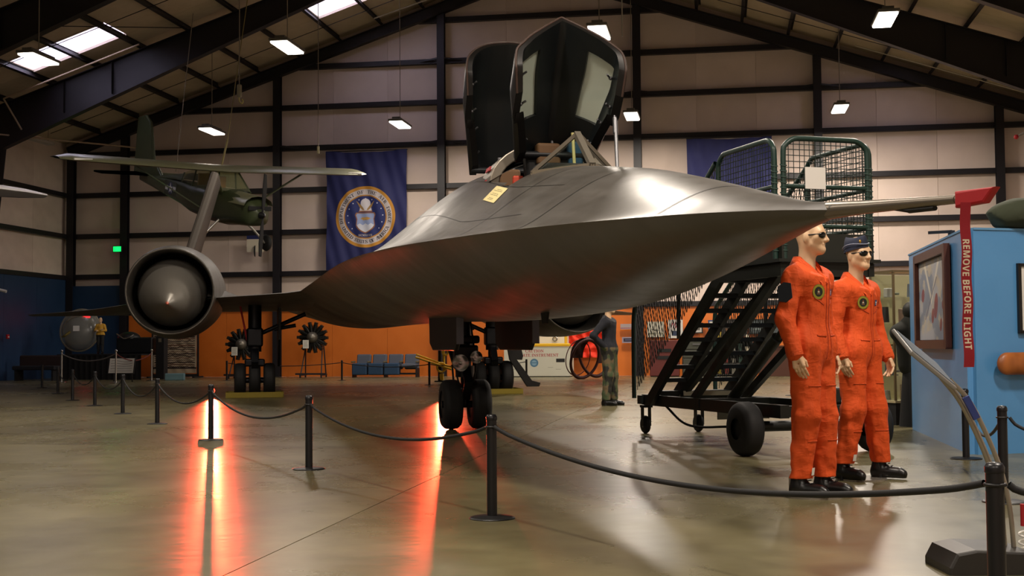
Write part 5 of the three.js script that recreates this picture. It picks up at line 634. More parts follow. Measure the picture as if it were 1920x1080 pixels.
{ // instrument case
  const o = at('instrument_case', 'white instrument case reading CAUTION DELICATE INSTRUMENT in red', 'case', 0.12, 1.3); const t = canvasTex(512, 220, (x, w, h) => { x.fillStyle = '#c9c8b8'; x.fillRect(0, 0, w, h); x.fillStyle = '#9c2a30'; x.textAlign = 'center'; x.font = 'bold 30px serif'; x.fillText('CAUTION', 236, 38); x.font = 'bold 30px serif'; x.fillText('DELICATE INSTRUMENT', 236, 70); x.fillStyle = '#4f7894'; x.beginPath(); x.arc(234, 118, 32, 0, 7); x.fill(); x.fillStyle = '#7fa2b8'; x.beginPath(); x.arc(234, 118, 20, 0, 7); x.fill(); x.fillStyle = '#4f7894'; x.fillRect(212, 114, 44, 7); x.fillStyle = '#1c1c1c'; x.fillRect(404, 86, 66, 28); x.fillStyle = '#8f8e7e'; for (const [a, b] of [[24, 150], [60, 165], [340, 152], [400, 166]]) x.fillRect(a, b, 40, 3); });
  part('body', bx(2.2, 0.94, 1.0, [0, 0.5, -0.5]), M.cream, o); part('front', bx(2.2, 0.94, 0.012, [0, 0.5, 0.008]), std(0xffffff, 0.6, 0, { map: t }), o); part('skid', bx(2.1, 0.06, 1.0, [0, 0.03, -0.5]), M.blackMatte, o); part('lid_edge', bx(2.24, 0.03, 1.04, [0, 0.985, -0.5]), std(0xb3ab92, 0.6), o);
  solo('yellow_strip', 'yellow padded strip along the top of the white case', 'padding', rbx(1.5, 0.1, 0.3, 0.03, [0, 0.05, 0]), M.yellow, B(0.45, 1.003, 1.14), -HA); solo('red_strip', 'red and green folded fabric on the left end of the white case', 'fabric', [rbx(0.55, 0.1, 0.3, 0.03, [0, 0.05, 0])], std(0x8a2018, 0.8), B(-0.65, 1.0, 1.05), -HA); solo('green_strip', 'green tube lying behind the red fabric on the case', 'tube', bar([-0.5, 0.16, 0], [0.6, 0.16, 0], 0.05, 10), std(0x20402c, 0.6), B(-0.5, 1.0, 0.8), -HA);
  const c = at('cream_box', 'cream box with yellow end lying on the white case', 'box', 0.6, 0.6, 1.13); part('body', rbx(0.95, 0.36, 0.4, 0.02, [0, 0.1, 0]), M.cream, c); part('end_band', rbx(0.1, 0.42, 0.42, 0.02, [0.42, 0.1, 0]), M.yellow, c); part('wheel', tor(0.07, 0.02, [0.06, 0.12, 0.22], [0, 0, 0]), M.chrome, c);
  const cl = at('orange_canopy_cloth', 'orange and yellow parachute cloth hung behind the white case', 'cloth', 1.1, 0.14, 0.62); const mk = (x0, x1, y0, y1) => grid(24, 14, (i, j) => [x0 + (x1 - x0) * i / 24, y0 + (y1 - y0) * j / 14, 0.06 * Math.sin(i * 1.1 + Math.sin(j * 0.6) * 2) + 0.03 * Math.sin(j * 1.7)]); part('orange_panel', mk(-0.4, 1.1, 0, 1.0), std(0xe0300c, 0.7), cl); part('yellow_panel', mk(-1.15, -0.4, 0.35, 1.05), std(0xc8900c, 0.7), cl); part('white_card', bx(0.26, 0.2, 0.01, [0.32, 0.38, 0.12]), M.white, cl);
  const rg = at('hoop_pair', 'pair of leaning dark red oval hoops joined by a dark sleeve', 'hoops', 2.0, 4.2, 0); const hr = std(0x3a0c0a, 0.6); const hoopG = (x, lean) => place(new THREE.TorusGeometry(0.6, 0.055, 10, 40), [x, 0.66, 0], [0, 0.5, 0], [0.72, 1, 1]).applyMatrix4(new THREE.Matrix4().makeShear ? MM.identity() : MM.identity()); const h1 = hoopG(0, 0); h1.rotateZ(-0.35); h1.translate(-0.22, 0.0, 0); part('hoop', h1, hr, rg); const h2 = hoopG(0, 0); h2.rotateZ(0.3); h2.translate(0.42, 0.04, -0.3); part('hoop', h2, hr, rg); part('sleeve', grid(20, 8, (i, j) => { const a = (i / 20) * Math.PI * 1.1 - 0.3, t = j / 8; return [-0.0 + t * 0.35 + Math.cos(a) * 0.42, 0.66 + Math.sin(a) * 0.6, -0.35 * t + Math.cos(a) * -0.2]; }), std(0x2a0a08, 0.85), rg); part('inner_ring', place(new THREE.TorusGeometry(0.55, 0.02, 8, 36), [-0.2, 0.66, 0.02], [0, 0.5, -0.3], [0.7, 1, 1]), std(0x5a1a14, 0.6), rg);
  const tb = at('tow_bar', 'yellow tow bar with ringed clamp standing behind the nose wheels', 'tow bar', -2.0, 6.5, 0, 0.1); part('bar', [bar([-0.7, 0.8, 0], [0.35, 0.42, 0], 0.03, 10), bar([-0.7, 0.72, 0.1], [0.35, 0.36, 0.1], 0.03, 10)], M.yellow, tb); part('clamp', [tor(0.13, 0.03, [0.05, 0.42, 0.05], [0, 0.4, 0]), bar([0.12, 0.3, 0], [0.12, 0.95, 0], 0.035, 8), tor(0.08, 0.03, [0.16, 0.86, 0], [0, 0.3, 0]), rbx(0.12, 0.2, 0.1, 0.02, [0.05, 0.14, 0])], M.yellow, tb); part('prop', [bar([0.0, 0, 0], [0.0, 0.9, -0.1], 0.06, 8), bar([0.4, 0, 0], [0.36, 0.5, 0], 0.03, 8), bx(0.3, 0.03, 0.3, [0, 0.015, -0.05])], M.blackMatte, tb);
}
{ // quilt on a board
  const o = at('quilt_display', 'beige quilt with dark wavy stripes on a black frame left of the engines', 'quilt', -12.75, 0.75, 0); part('quilt', grid(30, 30, (i, j) => [(i / 30 - 0.5) * 1.6, 0.16 + j / 30 * 1.75, 0.03 + 0.012 * Math.sin(i * 0.9) * Math.sin(j * 0.6)]), std(0xffffff, 0.85, 0, { map: canvasTex(256, 256, (x, w, h) => { x.fillStyle = '#a3937a'; x.fillRect(0, 0, w, h); for (let y = 12; y < 232; y += 11) { x.strokeStyle = y % 3 ? '#33221c' : '#5a3a2a'; x.lineWidth = 3 + (y % 4); x.beginPath(); for (let a = 6; a <= 250; a += 6) { const yy = y + 3 * noise(a * 0.07, y) * 2 + ((a / 6 | 0) % 2 ? 1.5 : -1.5); a === 6 ? x.moveTo(a, yy) : x.lineTo(a, yy); } x.stroke(); } x.fillStyle = '#241a18'; x.fillRect(0, 226, w, 8); }) }), o); part('frame', [bx(0.06, 2.0, 0.05, [-0.84, 1.0, 0]), bx(0.06, 2.0, 0.05, [0.84, 1.0, 0]), bx(1.74, 0.06, 0.05, [0, 1.97, 0]), bx(1.74, 0.1, 0.05, [0, 0.08, 0])], M.blackMatte, o); for (const x of [-0.84, 0.84]) part('foot', bx(0.08, 0.05, 0.8, [x, 0.025, 0]), M.blackMatte, o);
}
// ---------------------------------------------------------------- dim display at far left
{
  const d = at('display_platform', 'low black draped display platform in the dim left corner', 'platform', -14.3, 2.5, 0); part('top', bx(3.0, 0.05, 1.6, [0, 0.83, 0]), M.blackMatte, d); part('skirt', grid(60, 1, (i, j) => [-1.5 + 3 * i / 60, j * 0.81, 0.78 + 0.025 * Math.sin(i * 1.6)]), std(0x0c0b0c, 0.9), d);
  const b = at('bubble_canopy', 'large clear bubble canopy standing on edge beside the yellow figure', 'canopy', -15.35, 2.6, 0.94); part('shell', place(new THREE.SphereGeometry(0.72, 32, 20, 0, 2 * Math.PI, 0, Math.PI * 0.5), [0, 0.72, 0], [Math.PI / 2 - 0.15, 0, 0], [1, 0.6, 1]), phys({ color: 0xd8d8cc, roughness: 0.18, transmission: 0.75, thickness: 0 }), b); part('rim', tor(0.72, 0.03, [0, 0.72, 0], [-0.15, 0, 0], 40), std(0x8a8474, 0.5), b); part('ribs', [tor(0.5, 0.02, [0, 0.72, 0.12], [0.4, 0.6, 0], 30)], std(0x5e584a, 0.6), b); part('white_placard', bx(0.22, 0.18, 0.01, [0.1, 0.78, 0.45]), M.white, b); part('yellow_band', tube([[-0.5, 0.5, 0.25], [-0.3, 0.55, 0.42], [-0.1, 0.68, 0.46]], 0.04, 20, 8), std(0x9a8a48, 0.7), b);
  const o = thing('mannequin', 'small far mannequin in a yellow vest with folded arms on the dim platform', 'mannequin', B(-14.45, 0.864, 2.9), -HA + 0.2); const J = { ...stand1, elR: [-0.27, 1.18, 0.02], wrR: [0.06, 1.2, 0.2], elL: [0.27, 1.18, 0.02], wrL: [-0.06, 1.15, 0.2] }; const f = figure(o, J, { mat: std(0xffffff, 0.8, 0, { vertexColors: true }), suitName: 'clothing', paint: (x, y, z) => y > 0.95 ? [0.55, 0.30, 0.03] : [0.01, 0.01, 0.01], cell: 0.02, vneck: false, phase: 12 }); o.scale.setScalar(0.66);
  const c = at('console', 'black console with shiny chrome trim in front of the orange wall at left', 'console', -13.32, 2.4, 0.862); part('body', rbx(1.3, 0.55, 0.7, 0.06, [0, 0.27, 0]), M.black, c); part('hood', place(new THREE.SphereGeometry(0.4, 24, 14, 0, 2 * Math.PI, 0, Math.PI / 2), [-0.3, 0.5, 0.1], [0, 0, 0], [1, 0.6, 0.8]), M.black, c); part('chrome_trim', tube([[-0.62, 0.66, 0.36], [-0.45, 0.56, 0.42], [-0.3, 0.5, 0.44], [-0.12, 0.55, 0.42], [-0.02, 0.64, 0.36]], 0.028, 30, 8), M.chrome, c);
  const sp2 = at('speaker_cabinet', 'tall dark speaker cabinet left of the quilt', 'speaker', -13.95 + 1.4, 2.6, 0.0); part('box', rbx(0.3, 1.45, 0.3, 0.02, [0.15, 0.72, 0]), M.blackMatte, sp2); part('label', bx(0.1, 0.12, 0.01, [0.15, 1.3, 0.156]), std(0x6a6250, 0.7), sp2);
  const w = at('display_board', 'low tilted white board with dark scribbled lines before the dim platform', 'board', -12.1, 6.1, 0); part('board', place(bx(0.86, 0.5, 0.03, [0, 0, 0]), [0, 0.5, 0], [-0.25, 0, 0]), M.blackMatte, w); part('print', place(bx(0.8, 0.46, 0.006, [0, 0, 0.02]), [0, 0.5, 0], [-0.25, 0, 0]), std(0xffffff, 0.6, 0, { map: canvasTex(128, 80, (x, w2, h) => { x.fillStyle = '#d2cfc4'; x.fillRect(0, 0, w2, h); x.strokeStyle = '#6a675e'; x.lineWidth = 2; for (let k = 0; k < 5; k++) { x.beginPath(); x.moveTo(8, 14 + k * 14); x.bezierCurveTo(40, 4 + k * 16, 70, 30 + k * 10, 120, 12 + k * 14); x.stroke(); } }) }), w); for (const x of [-0.3, 0.3]) part('leg', bar([x, 0, -0.1], [x, 0.45, -0.02], 0.02, 8), M.black, w);
  solo('blue_box', 'pale blue slanted box beside the white board', 'box', [rbx(0.6, 0.22, 0.4, 0.02, [0, 0.11, 0])], std(0x5c7c84, 0.7), B(-11.3, 0, 4.0), -HA + 0.3);
  const bench = at('bench', 'dark upholstered bench under the blue left wall', 'bench', -16.0, 4.1, 0); part('seat', rbx(1.5, 0.14, 0.5, 0.04, [0, 0.42, 0.1]), std(0x14141c, 0.8), bench); part('backrest', rbx(1.5, 0.42, 0.12, 0.05, [0, 0.62, -0.16]), std(0x2a1a18, 0.8), bench); for (const x of [-0.65, 0.65]) part('leg', bx(0.06, 0.36, 0.45, [x, 0.18, 0.08]), M.blackMatte, bench);
  const sp3 = [[-13.88, -39.3, 'silver post left of the dim platform'], [-11.9, -38.3, 'silver post behind the white board'], [-11.45, -40.5, 'silver post beside the quilt']]; const silver = sp3.map(([x, z, l]) => { const s = thing('silver_stanchion', l, 'stanchion', [x, 0, z], 0, 'silver rope posts'); part('base', lathe([[0.001, 0], [0.17, 0], [0.16, 0.02], [0.03, 0.05], [0.001, 0.05]], [0, 0, 0], [0, 0, 0], 28), M.chrome, s); part('post', cy(0.025, 0.025, 0.92, [0, 0.5, 0], [0, 0, 0], 16), M.aluminium, s); part('finial', sp(0.045, [0, 0.97, 0]), M.chrome, s); return s; });
  for (const [a, b, l] of [[0, 1, 'pale rope before the dim platform'], [1, 2, 'dark red rope beside the quilt']]) { const A = sp3[a], C = sp3[b], pts = []; for (let i = 0; i <= 12; i++) { const t = i / 12; pts.push([A[0] + (C[0] - A[0]) * t, 0.88 - 0.22 * 4 * t * (1 - t), A[1] + (C[1] - A[1]) * t]); } solo('velvet_rope', l, 'rope', tube(pts, 0.018, 40, 8), std(a ? 0x5a1c18 : 0x6f6a66, 0.7)); }
}
// ---------------------------------------------------------------- right part of the back wall
{
  const pic = (label, U0, U1, y0, y1, bg, fr, draw, name = 'poster') => { const o = at(name, label, 'poster', (U0 + U1) / 2, 0.06, (y0 + y1) / 2), W = U1 - U0, Hh = y1 - y0; part('sheet', bx(W, Hh, 0.012, [0, 0, 0]), std(0xffffff, 0.6, 0, { map: canvasTex(96, 96, (x, w, h) => { x.fillStyle = bg; x.fillRect(0, 0, w, h); draw(x, w, h); }) }), o); if (fr !== null) part('frame', [bx(W + 0.06, 0.04, 0.03, [0, Hh / 2, 0]), bx(W + 0.06, 0.04, 0.03, [0, -Hh / 2, 0]), bx(0.04, Hh, 0.03, [W / 2, 0, 0]), bx(0.04, Hh, 0.03, [-W / 2, 0, 0])], std(fr, 0.5), o); };
  pic('cream poster with a small dark jet drawing on the orange wall', 3.68, 4.24, 1.29, 1.81, '#c9c6b4', null, (x) => { x.fillStyle = '#26261f'; x.beginPath(); x.moveTo(14, 42); x.lineTo(40, 50); x.lineTo(82, 54); x.lineTo(40, 57); x.fill(); x.fillStyle = '#7d7a60'; for (let k = 10; k < 84; k += 9) x.fillRect(k, 70, 6, 10); });
  pic('white poster with red and blue shapes on the orange wall', 4.38, 4.86, 1.25, 1.87, '#c6c4bc', null, (x) => { x.strokeStyle = '#8a3a42'; x.lineWidth = 6; for (let k = 0; k < 4; k++) { x.beginPath(); x.moveTo(16 + k * 16, 44); x.lineTo(34 + k * 16, 10); x.stroke(); } x.fillStyle = '#243048'; x.fillRect(22, 58, 52, 26); });
  pic('small framed photograph behind the stand stairs', 5.05, 5.5, 1.42, 1.74, '#b6b2aa', 0x14110e, (x) => { x.fillStyle = '#54504a'; x.fillRect(10, 40, 70, 30); });
  pic('small blue-framed certificate behind the stand stairs', 5.72, 6.06, 1.45, 1.82, '#c8c4b4', 0x264a7a, (x) => { x.fillStyle = '#8c8878'; for (let k = 20; k < 80; k += 12) x.fillRect(14, k, 66, 3); });
  pic('wide dark framed picture on the orange wall behind the stand', 7.05, 8.0, 1.38, 1.84, '#40484a', 0x14110e, (x) => { x.fillStyle = '#7d8a88'; x.fillRect(10, 60, 76, 10); x.fillStyle = '#a8a890'; x.fillRect(30, 34, 30, 14); });
  pic('dark framed collage of aircraft photographs on the orange wall', 6.15, 6.95, 1.3, 1.85, '#2a2622', 0x14110e, (x) => { x.fillStyle = '#b8b4c0'; x.fillRect(60, 16, 20, 12); x.fillStyle = '#6a4a30'; x.fillRect(12, 50, 30, 26); x.fillStyle = '#4a5260'; x.fillRect(50, 50, 34, 26); });
  pic('long pink and grey sign on the orange wall right of the person', 2.78, 3.36, 1.56, 1.74, '#9a8c8c', null, (x) => { x.fillStyle = '#8a3038'; x.fillRect(0, 70, 96, 12); }, 'wall_sign'); pic('small dark blue sign with pale border on the orange wall', 2.83, 3.31, 1.1, 1.3, '#8c8290', null, (x) => { x.fillStyle = '#1c1c34'; x.fillRect(10, 20, 76, 56); x.fillStyle = '#6a6a88'; x.fillRect(20, 42, 56, 10); }, 'wall_sign');
  const cab = at('red_cabinet', 'dark red metal cabinet with two black vents', 'cabinet', 4.3, 1.5, 0); part('body', rbx(0.95, 1.15, 0.5, 0.02, [0, 0.6, -0.2]), std(0x5c1f1a, 0.55), cab); for (const y of [0.85, 0.62]) part('vent', bx(0.45, 0.11, 0.02, [0, y, 0.055]), M.blackMatte, cab); part('plinth', bx(0.9, 0.06, 0.45, [0, 0.03, -0.2]), M.blackMatte, cab);
  const gc = at('drawer_cabinet', 'olive grey drawer cabinet seen through the stairs', 'cabinet', 5.35, 1.3, 0); part('body', bx(0.98, 1.2, 0.6, [0, 0.6, -0.3]), std(0x2e3028, 0.6), gc); for (let k = 0; k < 4; k++) { const dr = part('drawer', rbx(0.92, 0.25, 0.03, 0.01, [0, 0.17 + k * 0.28, 0.015]), std(0x3a3d33, 0.55), gc); part('drawer_handle', bx(0.3, 0.03, 0.03, [0, 0.2 + k * 0.28, 0.04]), M.greyMetal, dr); }
  const sh = at('gift_shelf', 'dark shelf unit with small colourful goods seen through the stairs', 'shelf', 6.5, 1.3, 0); part('carcass', [bx(0.04, 1.2, 0.45, [-0.6, 0.6, -0.2]), bx(0.04, 1.2, 0.45, [0.6, 0.6, -0.2]), bx(1.24, 1.2, 0.03, [0, 0.6, -0.42])], M.blackMatte, sh); for (const y of [0.06, 0.42, 0.8, 1.18]) part('shelf', bx(1.2, 0.03, 0.42, [0, y, -0.2]), std(0x2b2722, 0.6), sh);
  const goods = [[0xa08a30, 'mustard'], [0x7a2a24, 'red'], [0x7d7a70, 'grey'], [0x1d3a30, 'green'], [0xb8ae98, 'cream']]; for (const [r, y] of [['bottom', 0.075], ['middle', 0.435], ['upper', 0.815], ['top', 1.195]]) goods.forEach(([c, nm], k) => { const hgt = 0.14 + 0.1 * ((k * 7 + y * 10 | 0) % 3) / 2; solo('boxed_item', `${nm} boxed souvenir on the ${r} shelf seen through the stairs`, 'box', rbx(0.13, hgt, 0.12, 0.015, [0, hgt / 2, 0]), std(c, 0.6), B(6.06 + k * 0.22, y + 0.003, 1.15), -HA, 'souvenirs on the dark shelf'); });
  const br = at('brown_counter', 'brown wooden counter right of the stairs', 'counter', 7.85, 1.3, 0); part('body', bx(1.1, 0.95, 0.5, [0, 0.48, -0.2]), std(0x4a2412, 0.5), br); part('worktop', bx(1.2, 0.04, 0.6, [0, 0.97, -0.2]), std(0x5d3218, 0.45), br);
  const dw = at('doorway_frame', 'orange-brown header over a pale doorway right of the stand', 'doorway', 13.0, 0.3, 0); part('header', bx(2.4, 0.5, 0.3, [0, 2.75, 0]), std(0x9a4a1a, 0.5), dw); part('pale_panel', bx(1.4, 2.4, 0.1, [0.4, 1.2, -0.05]), M.cream, dw); part('jamb', bx(0.18, 2.5, 0.25, [-0.4, 1.25, 0.02]), std(0x7a3a14, 0.5), dw);
}
{ // glass display case
  const o = thing('display_case', 'tall glass display case full of small shelved items beside the blue partition', 'display case', [5.2, 0, -16.55], 0.35), fr = std(0x8a7a5c, 0.35, 0.6); part('plinth', bx(0.95, 0.28, 0.5, [0, 0.14, 0]), M.blackMatte, o); for (const x of [-0.47, 0.47]) for (const z of [-0.24, 0.24]) part('post', bx(0.025, 1.66, 0.025, [x, 1.11, z]), fr, o); part('top_frame', [bx(0.98, 0.03, 0.03, [0, 1.95, 0.25]), bx(0.98, 0.03, 0.03, [0, 1.95, -0.25]), bx(0.03, 0.03, 0.5, [0.475, 1.95, 0]), bx(0.03, 0.03, 0.5, [-0.475, 1.95, 0])], fr, o); part('top_pane', bx(0.94, 0.006, 0.5, [0, 1.95, 0]), M.glass, o); for (const y of [0.62, 0.96, 1.3, 1.62]) part('shelf', bx(0.92, 0.008, 0.46, [0, y, 0]), M.glass, o);
  part('front_pane', bx(0.92, 1.62, 0.006, [0, 1.12, 0.24]), M.glass, o); for (const s of [-1, 1]) part('side_pane', bx(0.006, 1.62, 0.46, [s * 0.47, 1.12, 0]), M.glass, o); part('back', bx(0.92, 1.62, 0.015, [0, 1.12, -0.24]), std(0xc4b98e, 0.7), o); part('base_board', bx(0.98, 0.03, 0.53, [0, 0.295, 0]), std(0xb9ac88, 0.5), o);
  const cs = [0x8e8a80, 0x3b4a58, 0x7d6a3c, 0x2a2a2a, 0xa8a49a, 0x6a4a30, 0x566048], cn = ['grey', 'slate blue', 'ochre', 'black', 'pale grey', 'brown', 'olive'], kinds = ['tin', 'box', 'model']; const c0 = Math.cos(0.35), s0 = Math.sin(0.35); let k = 0; for (const [y, nm] of [[0.312, 'floor'], [0.626, 'lowest shelf'], [0.966, 'second shelf'], [1.306, 'third shelf'], [1.626, 'top shelf']]) for (let i = 0; i < 6; i++) { const x = -0.37 + i * 0.147, z = ((i * 5 + k) % 3 - 1) * 0.07, hgt = 0.12 + 0.08 * ((i * 3 + k) % 4) / 3, g = (i + k) % 3 === 0 ? cy(0.04, 0.05, hgt, [0, hgt / 2, 0], [0, 0, 0], 12) : (i + k) % 3 === 1 ? rbx(0.1, hgt, 0.08, 0.012, [0, hgt / 2, 0]) : merge([rbx(0.03, 0.03, 0.12, 0.01, [0, 0.05, 0]), bx(0.12, 0.008, 0.04, [0, 0.055, 0.01]), bar([0, 0, 0], [0, 0.05, 0], 0.005, 6), cy(0.03, 0.03, 0.008, [0, 0.004, 0])]);
    solo('exhibit', `${cn[(i * 2 + k) % 7]} ${['tin', 'box', 'model aircraft'][(i + k) % 3]}, ${['first', 'second', 'third', 'fourth', 'fifth', 'sixth'][i]} from left, on the glass case ${nm}`, 'exhibit', g, std(cs[(i * 2 + k) % 7], 0.5), [5.2 + x * c0 + z * s0, y, -16.55 - x * s0 + z * c0], 0.35 + i, 'exhibits in the glass case'); if (i === 5) k++; }
  const jk = thing('display_bust', 'dark olive helmeted bust standing before the glass case', 'bust', [4.98, 0, -15.95], 0.2); part('pedestal', cy(0.1, 0.16, 0.75, [0, 0.375, 0]), M.blackMatte, jk); part('jacket', nets(field([[cone([0, 0.78, 0], [0, 1.15, 0], 0.17, 0.2, 0.7), 0], [cone([-0.19, 1.17, 0], [0.19, 1.17, 0], 0.08, 0.08), 0.1], [cone([0, 1.2, 0], [0, 1.36, 0], 0.09, 0.06), 0.08]]), [-0.3, 0.65, -0.25], [0.3, 1.42, 0.25], 0.016), std(0x17180f, 0.85), jk); part('helmet', sp(0.1, [0, 1.44, 0.01], [0.95, 1.15, 1.1], 20), std(0x14150f, 0.6), jk);
}
// ---------------------------------------------------------------- suspended aeroplane
{
  const PX = -8.0, PZ = -36, o = thing('suspended_aeroplane', 'olive green high-wing aeroplane hung nose down below the roof at left', 'aircraft', [PX - 0.25, 5.62, PZ], 0); o.rotation.set(0, 0, 0); o.rotation.order = 'YXZ'; o.rotation.set(0.2, 0.72, 0.04); o.scale.setScalar(1.0);
  const ol = std(0xffffff, 0.38, 0.1, { map: mottle([58, 66, 42], 6) }), wg = std(0x77785c, 0.35, 0.25), gl = phys({ color: 0xd8e0c0, roughness: 0.08, transmission: 0.9, thickness: 0 });
  const S = [[2.35, 0.05, 0.06, -0.55], [2.25, 0.3, 0.3, -0.55], [1.95, 0.42, 0.4, -0.5], [1.2, 0.45, 0.45, -0.5], [0.9, 0.46, 0.5, -0.5], [0.0, 0.46, 0.48, -0.52], [-1.2, 0.42, 0.42, -0.48], [-1.9, 0.34, 0.36, -0.4], [-4.2, 0.14, 0.18, -0.28], [-5.2, 0.06, 0.12, -0.22]];
  part('fuselage', [grid(S.length - 1, 28, (i, j) => { const a = j / 28 * 2 * Math.PI, c = Math.cos(a), s = Math.sin(a), k = (v) => Math.sign(v) * Math.abs(v) ** 0.62; const [z, w, h, y] = S[i]; return [k(c) * w, y + k(s) * h, z]; })], ol, o);
  const cab = sub('cabin', o); const fpt = [[0.44, -0.05, 0.95], [0.44, -0.05, 0.1], [0.42, -0.05, -0.9], [0.36, -0.02, -1.7]], tpt = [[0.36, 0.42, 0.35], [0.38, 0.42, 0.1], [0.36, 0.42, -0.8], [0.28, 0.22, -1.7]];
  for (const s of [-1, 1]) for (let i = 0; i < 4; i++) { part('post', bar([s * fpt[i][0], fpt[i][1] - 0.05, fpt[i][2]], [s * tpt[i][0], tpt[i][1], tpt[i][2]], 0.025, 8), ol, cab); if (i < 3) { const q = [fpt[i], fpt[i + 1], tpt[i + 1], tpt[i]].map((p) => [s * p[0], p[1], p[2]]); part('window', grid(1, 1, (a, b) => q[a ? (b ? 2 : 1) : (b ? 3 : 0)]), gl, cab); } }
  part('windscreen', grid(1, 1, (a, b) => a ? [b ? 0.36 : -0.36, 0.42, 0.35] : [b ? 0.44 : -0.44, -0.05, 0.95]), gl, cab); for (const z of [0.1, -0.8]) part('seat', [rbx(0.4, 0.55, 0.1, 0.03, [0, 0.0, z - 0.2]), rbx(0.4, 0.1, 0.4, 0.03, [0, -0.25, z])], std(z > 0 ? 0xa8642a : 0x9a7a3c, 0.7), cab); part('aft_deck', grid(6, 6, (i, j) => { const t = i / 6, a = j / 6 * Math.PI; return [Math.cos(a) * (0.3 - 0.24 * t), -0.02 + Math.sin(a) * (0.24 - 0.2 * t) - 0.1 * t, -1.7 - 2.4 * t]; }), ol, cab);
  const wsec = [[0.62, 0.0], [0.55, 0.06], [0.3, 0.13], [-0.1, 0.14], [-0.6, 0.07], [-1.0, 0.0], [-0.6, -0.01], [-0.1, -0.03], [0.3, -0.03], [0.55, -0.03], [0.62, 0]]; const yw = 0.46;
  part('wing', [grid(30, 10, (i, j) => { const x = -4.75 + 9.5 * i / 30, t = Math.abs(x) / 4.75, e = t > 0.9 ? Math.sqrt(Math.max(0.02, 1 - ((t - 0.9) / 0.1) ** 2)) : 1, ch = (t < 0.5 ? 1 : 1 - 0.25 * (t - 0.5) * 2) * (0.5 + 0.5 * e); return [x, yw + wsec[j][1] * (0.25 + 0.75 * e) + 0.1 * t, wsec[j][0] * ch]; })], wg, o);
  for (const s of [-1, 1]) { part('wing_strut', beam([s * 0.46, -0.75, 0.3], [s * 2.6, 0.46, 0.05], 0.07, 0.03), ol, o); part('landing_lamp_cover', rbx(0.5, 0.06, 0.1, 0.02, [s * 4.2, yw + 0.12, 0.42]), M.white, o); part('stabiliser', [place(poly([[0, -0.35], [1.5, -0.2], [1.5, 0.35], [0, 0.65]], 0.06, 0.02), [0, -0.12, -4.9], [-Math.PI / 2, 0, 0], [s, 1, 1])], ol, o); }
  part('tail_fin', place(poly([[-0.7, 0], [1.3, 0], [0.6, 0.5], [0.25, 1.6], [-0.1, 1.8], [-0.6, 1.7]], 0.1, 0.03), [0, -0.12, -4.95], [0, -Math.PI / 2, 0]), ol, o); part('cowl_top', grid(6, 6, (i, j) => { const a = j / 6 * Math.PI, t = i / 6; return [Math.cos(a) * 0.44, -0.32 + Math.sin(a) * (0.3 - 0.04 * t), 0.95 + 1.25 * t]; }), wg, o); part('cowl_opening', [rbx(0.7, 0.12, 0.06, 0.02, [0, -0.38, 2.28])], M.blackMatte, o);
  const pp = part('propeller', [place(poly([[-0.02, 0], [0.06, 0.3], [0.09, 0.75], [0.04, 1.1], [-0.05, 1.12], [-0.08, 0.7], [-0.06, 0.3]], 0.035, 0.01), [0, -0.55, 2.46], [0, 0.5, 0]), place(poly([[-0.02, 0], [0.06, 0.3], [0.09, 0.75], [0.04, 1.1], [-0.05, 1.12], [-0.08, 0.7], [-0.06, 0.3]], 0.035, 0.01), [0, -0.55, 2.46], [0, 0.5, Math.PI])], M.blackMatte, o); part('spinner', lathe([[0.001, 0.2], [0.07, 0.12], [0.1, 0]], [0, -0.55, 2.38], [Math.PI / 2, 0, 0], 20), M.black, pp);
  for (const s of [-1, 1]) { const l = part('gear_leg', tube([[s * 0.36, -0.85, 0.75], [s * 0.7, -1.15, 0.8], [s * 1.05, -1.5, 0.85]], 0.035, 20, 8), M.aluminium, o); part('gear_wheel', lathe([[0.06, -0.07], [0.2, -0.07], [0.24, 0], [0.2, 0.07], [0.06, 0.07]], [s * 1.1, -1.5, 0.85], [0, 0, Math.PI / 2], 24), M.rubber, l); }
  const star = canvasTex(256, 128, (x, w, h) => { x.fillStyle = '#343c28'; x.fillRect(0, 0, w, h); x.fillStyle = '#d8d8d0'; x.fillRect(14, 44, 228, 40); x.fillStyle = '#2a3450'; x.beginPath(); x.arc(128, 64, 56, 0, 7); x.fill(); x.fillStyle = '#dcdcd4'; x.beginPath(); for (let k = 0; k < 10; k++) { const r = k % 2 ? 21 : 54, b = k * Math.PI / 5 - Math.PI / 2; x.lineTo(128 + Math.cos(b) * r, 64 + Math.sin(b) * r); } x.fill(); });
  part('star_insignia', place(new THREE.PlaneGeometry(0.95, 0.42), [-0.285, -0.33, -2.55], [0, -Math.PI / 2 - 0.085, 0]), std(0xffffff, 0.6, 0, { map: star }), o, 'white star and bars insignia');
  solo('hanging_cable', 'yellowish cable holding up the green aeroplane', 'cable', [bar([-8.3, 6.1, -36.2], [-8.15, 7.0, -36.4], 0.03, 8), bar([-8.15, 7.0, -36.4], [-7.6, 12.4, -37.2], 0.014, 6)], std(0x8a7d4a, 0.6)); solo('hanging_cable', 'thin cable to the tail of the green aeroplane', 'cable', [bar([-10.4, 6.5, -39.3], [-9.6, 11.2, -38.2], 0.012, 6)], M.cable);
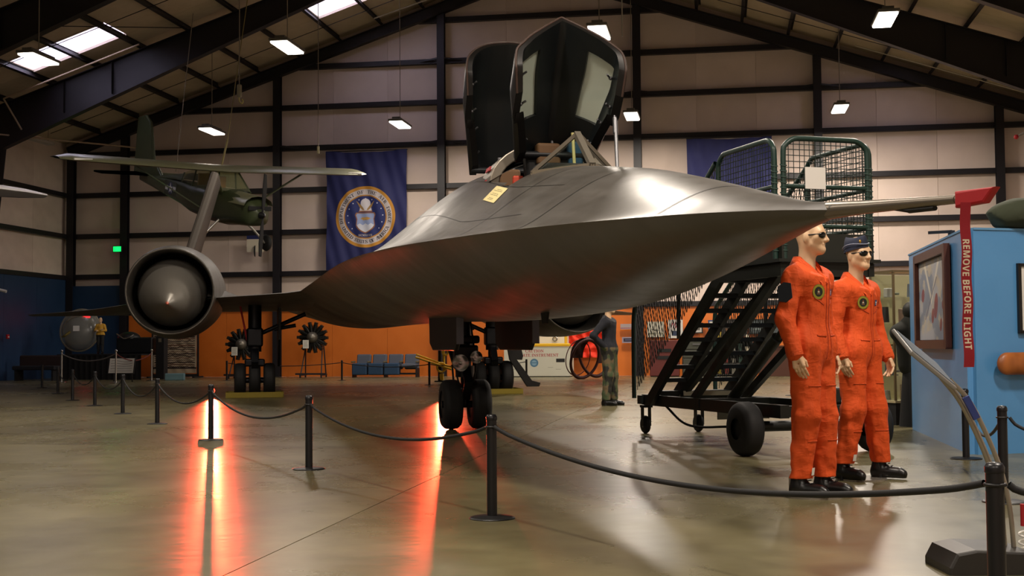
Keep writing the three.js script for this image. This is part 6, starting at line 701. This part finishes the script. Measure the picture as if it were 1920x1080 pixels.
  const hk = at('crane_hook', 'pale crane hook dangling on a chain at upper left', 'hook', -6.8, 10, 7.7); part('chain', bar([0, 0.5, 0], [0, roofY(6.8) - 7.7, 0], 0.014, 6), M.cable, hk); part('block', rbx(0.13, 0.36, 0.1, 0.04, [0, 0.35, 0]), std(0x8f8a76, 0.5), hk); part('hook', tube([[0, 0.2, 0], [0, 0.08, 0], [0.07, 0.0, 0], [0.11, 0.06, 0], [0.07, 0.12, 0]], 0.02, 24, 8), std(0xa89a5a, 0.5), hk);
  const hc = at('hanging_cable', 'thin vertical cable with pale end tag left of the blue banner', 'cable', -5.85, 6, 6.95); part('wire', bar([0, 0.1, 0], [0, roofY(5.85) - 6.95, 0], 0.012, 6), M.cable, hc); part('tag', rbx(0.07, 0.22, 0.03, 0.01, [0, 0.05, 0]), std(0xb8ae8a, 0.6), hc);
  const hd = at('hanging_cable', 'pale vertical cable right of the raised front canopy', 'cable', 3.4, 6.2, 10.0); part('wire', bar([0, 0, 0], [0, roofY(3.4) - 10.0, 0], 0.022, 6), std(0xa8a296, 0.6), hd);
  const pl = at('wall_plaque', 'small white, blue and black plaque on the wall behind the propeller', 'plaque', -10.05, 0.15, 4.65); part('board', bx(0.62, 0.5, 0.02, [0, 0, 0]), M.cream, pl); part('blue_strip', bx(0.62, 0.13, 0.024, [0, 0.27, 0]), std(0x1a2458, 0.6), pl); part('black_shape', place(new THREE.CylinderGeometry(0.2, 0.2, 0.02, 24, 1, false, 0, Math.PI), [0, -0.22, 0.006], [Math.PI / 2, 0, Math.PI / 2], [0.6, 1, 1]), M.blackMatte, pl);
  const w2 = thing('suspended_wing', 'white wing tip of another hanging aeroplane at the left edge', 'aircraft', [-11.0, 4.64, -30.0], 0); w2.rotation.set(0, 0.5, -0.05); part('wing', grid(12, 10, (i, j) => { const x = -6 * i / 12, e = i < 2 ? [0.35, 0.8][i] : 1; return [x, wsec[j][1] * e, wsec[j][0] * e]; }), std(0xd8d4d8, 0.4), w2); part('aileron', bx(2.6, 0.03, 0.3, [-3, 0.0, -1.05]), std(0x3a4060, 0.5), w2); part('suspension', bar([-4, 0.1, 0], [-4, 4.6, 0], 0.012, 6), M.cable, w2);
}

renderer.render(scene, camera);
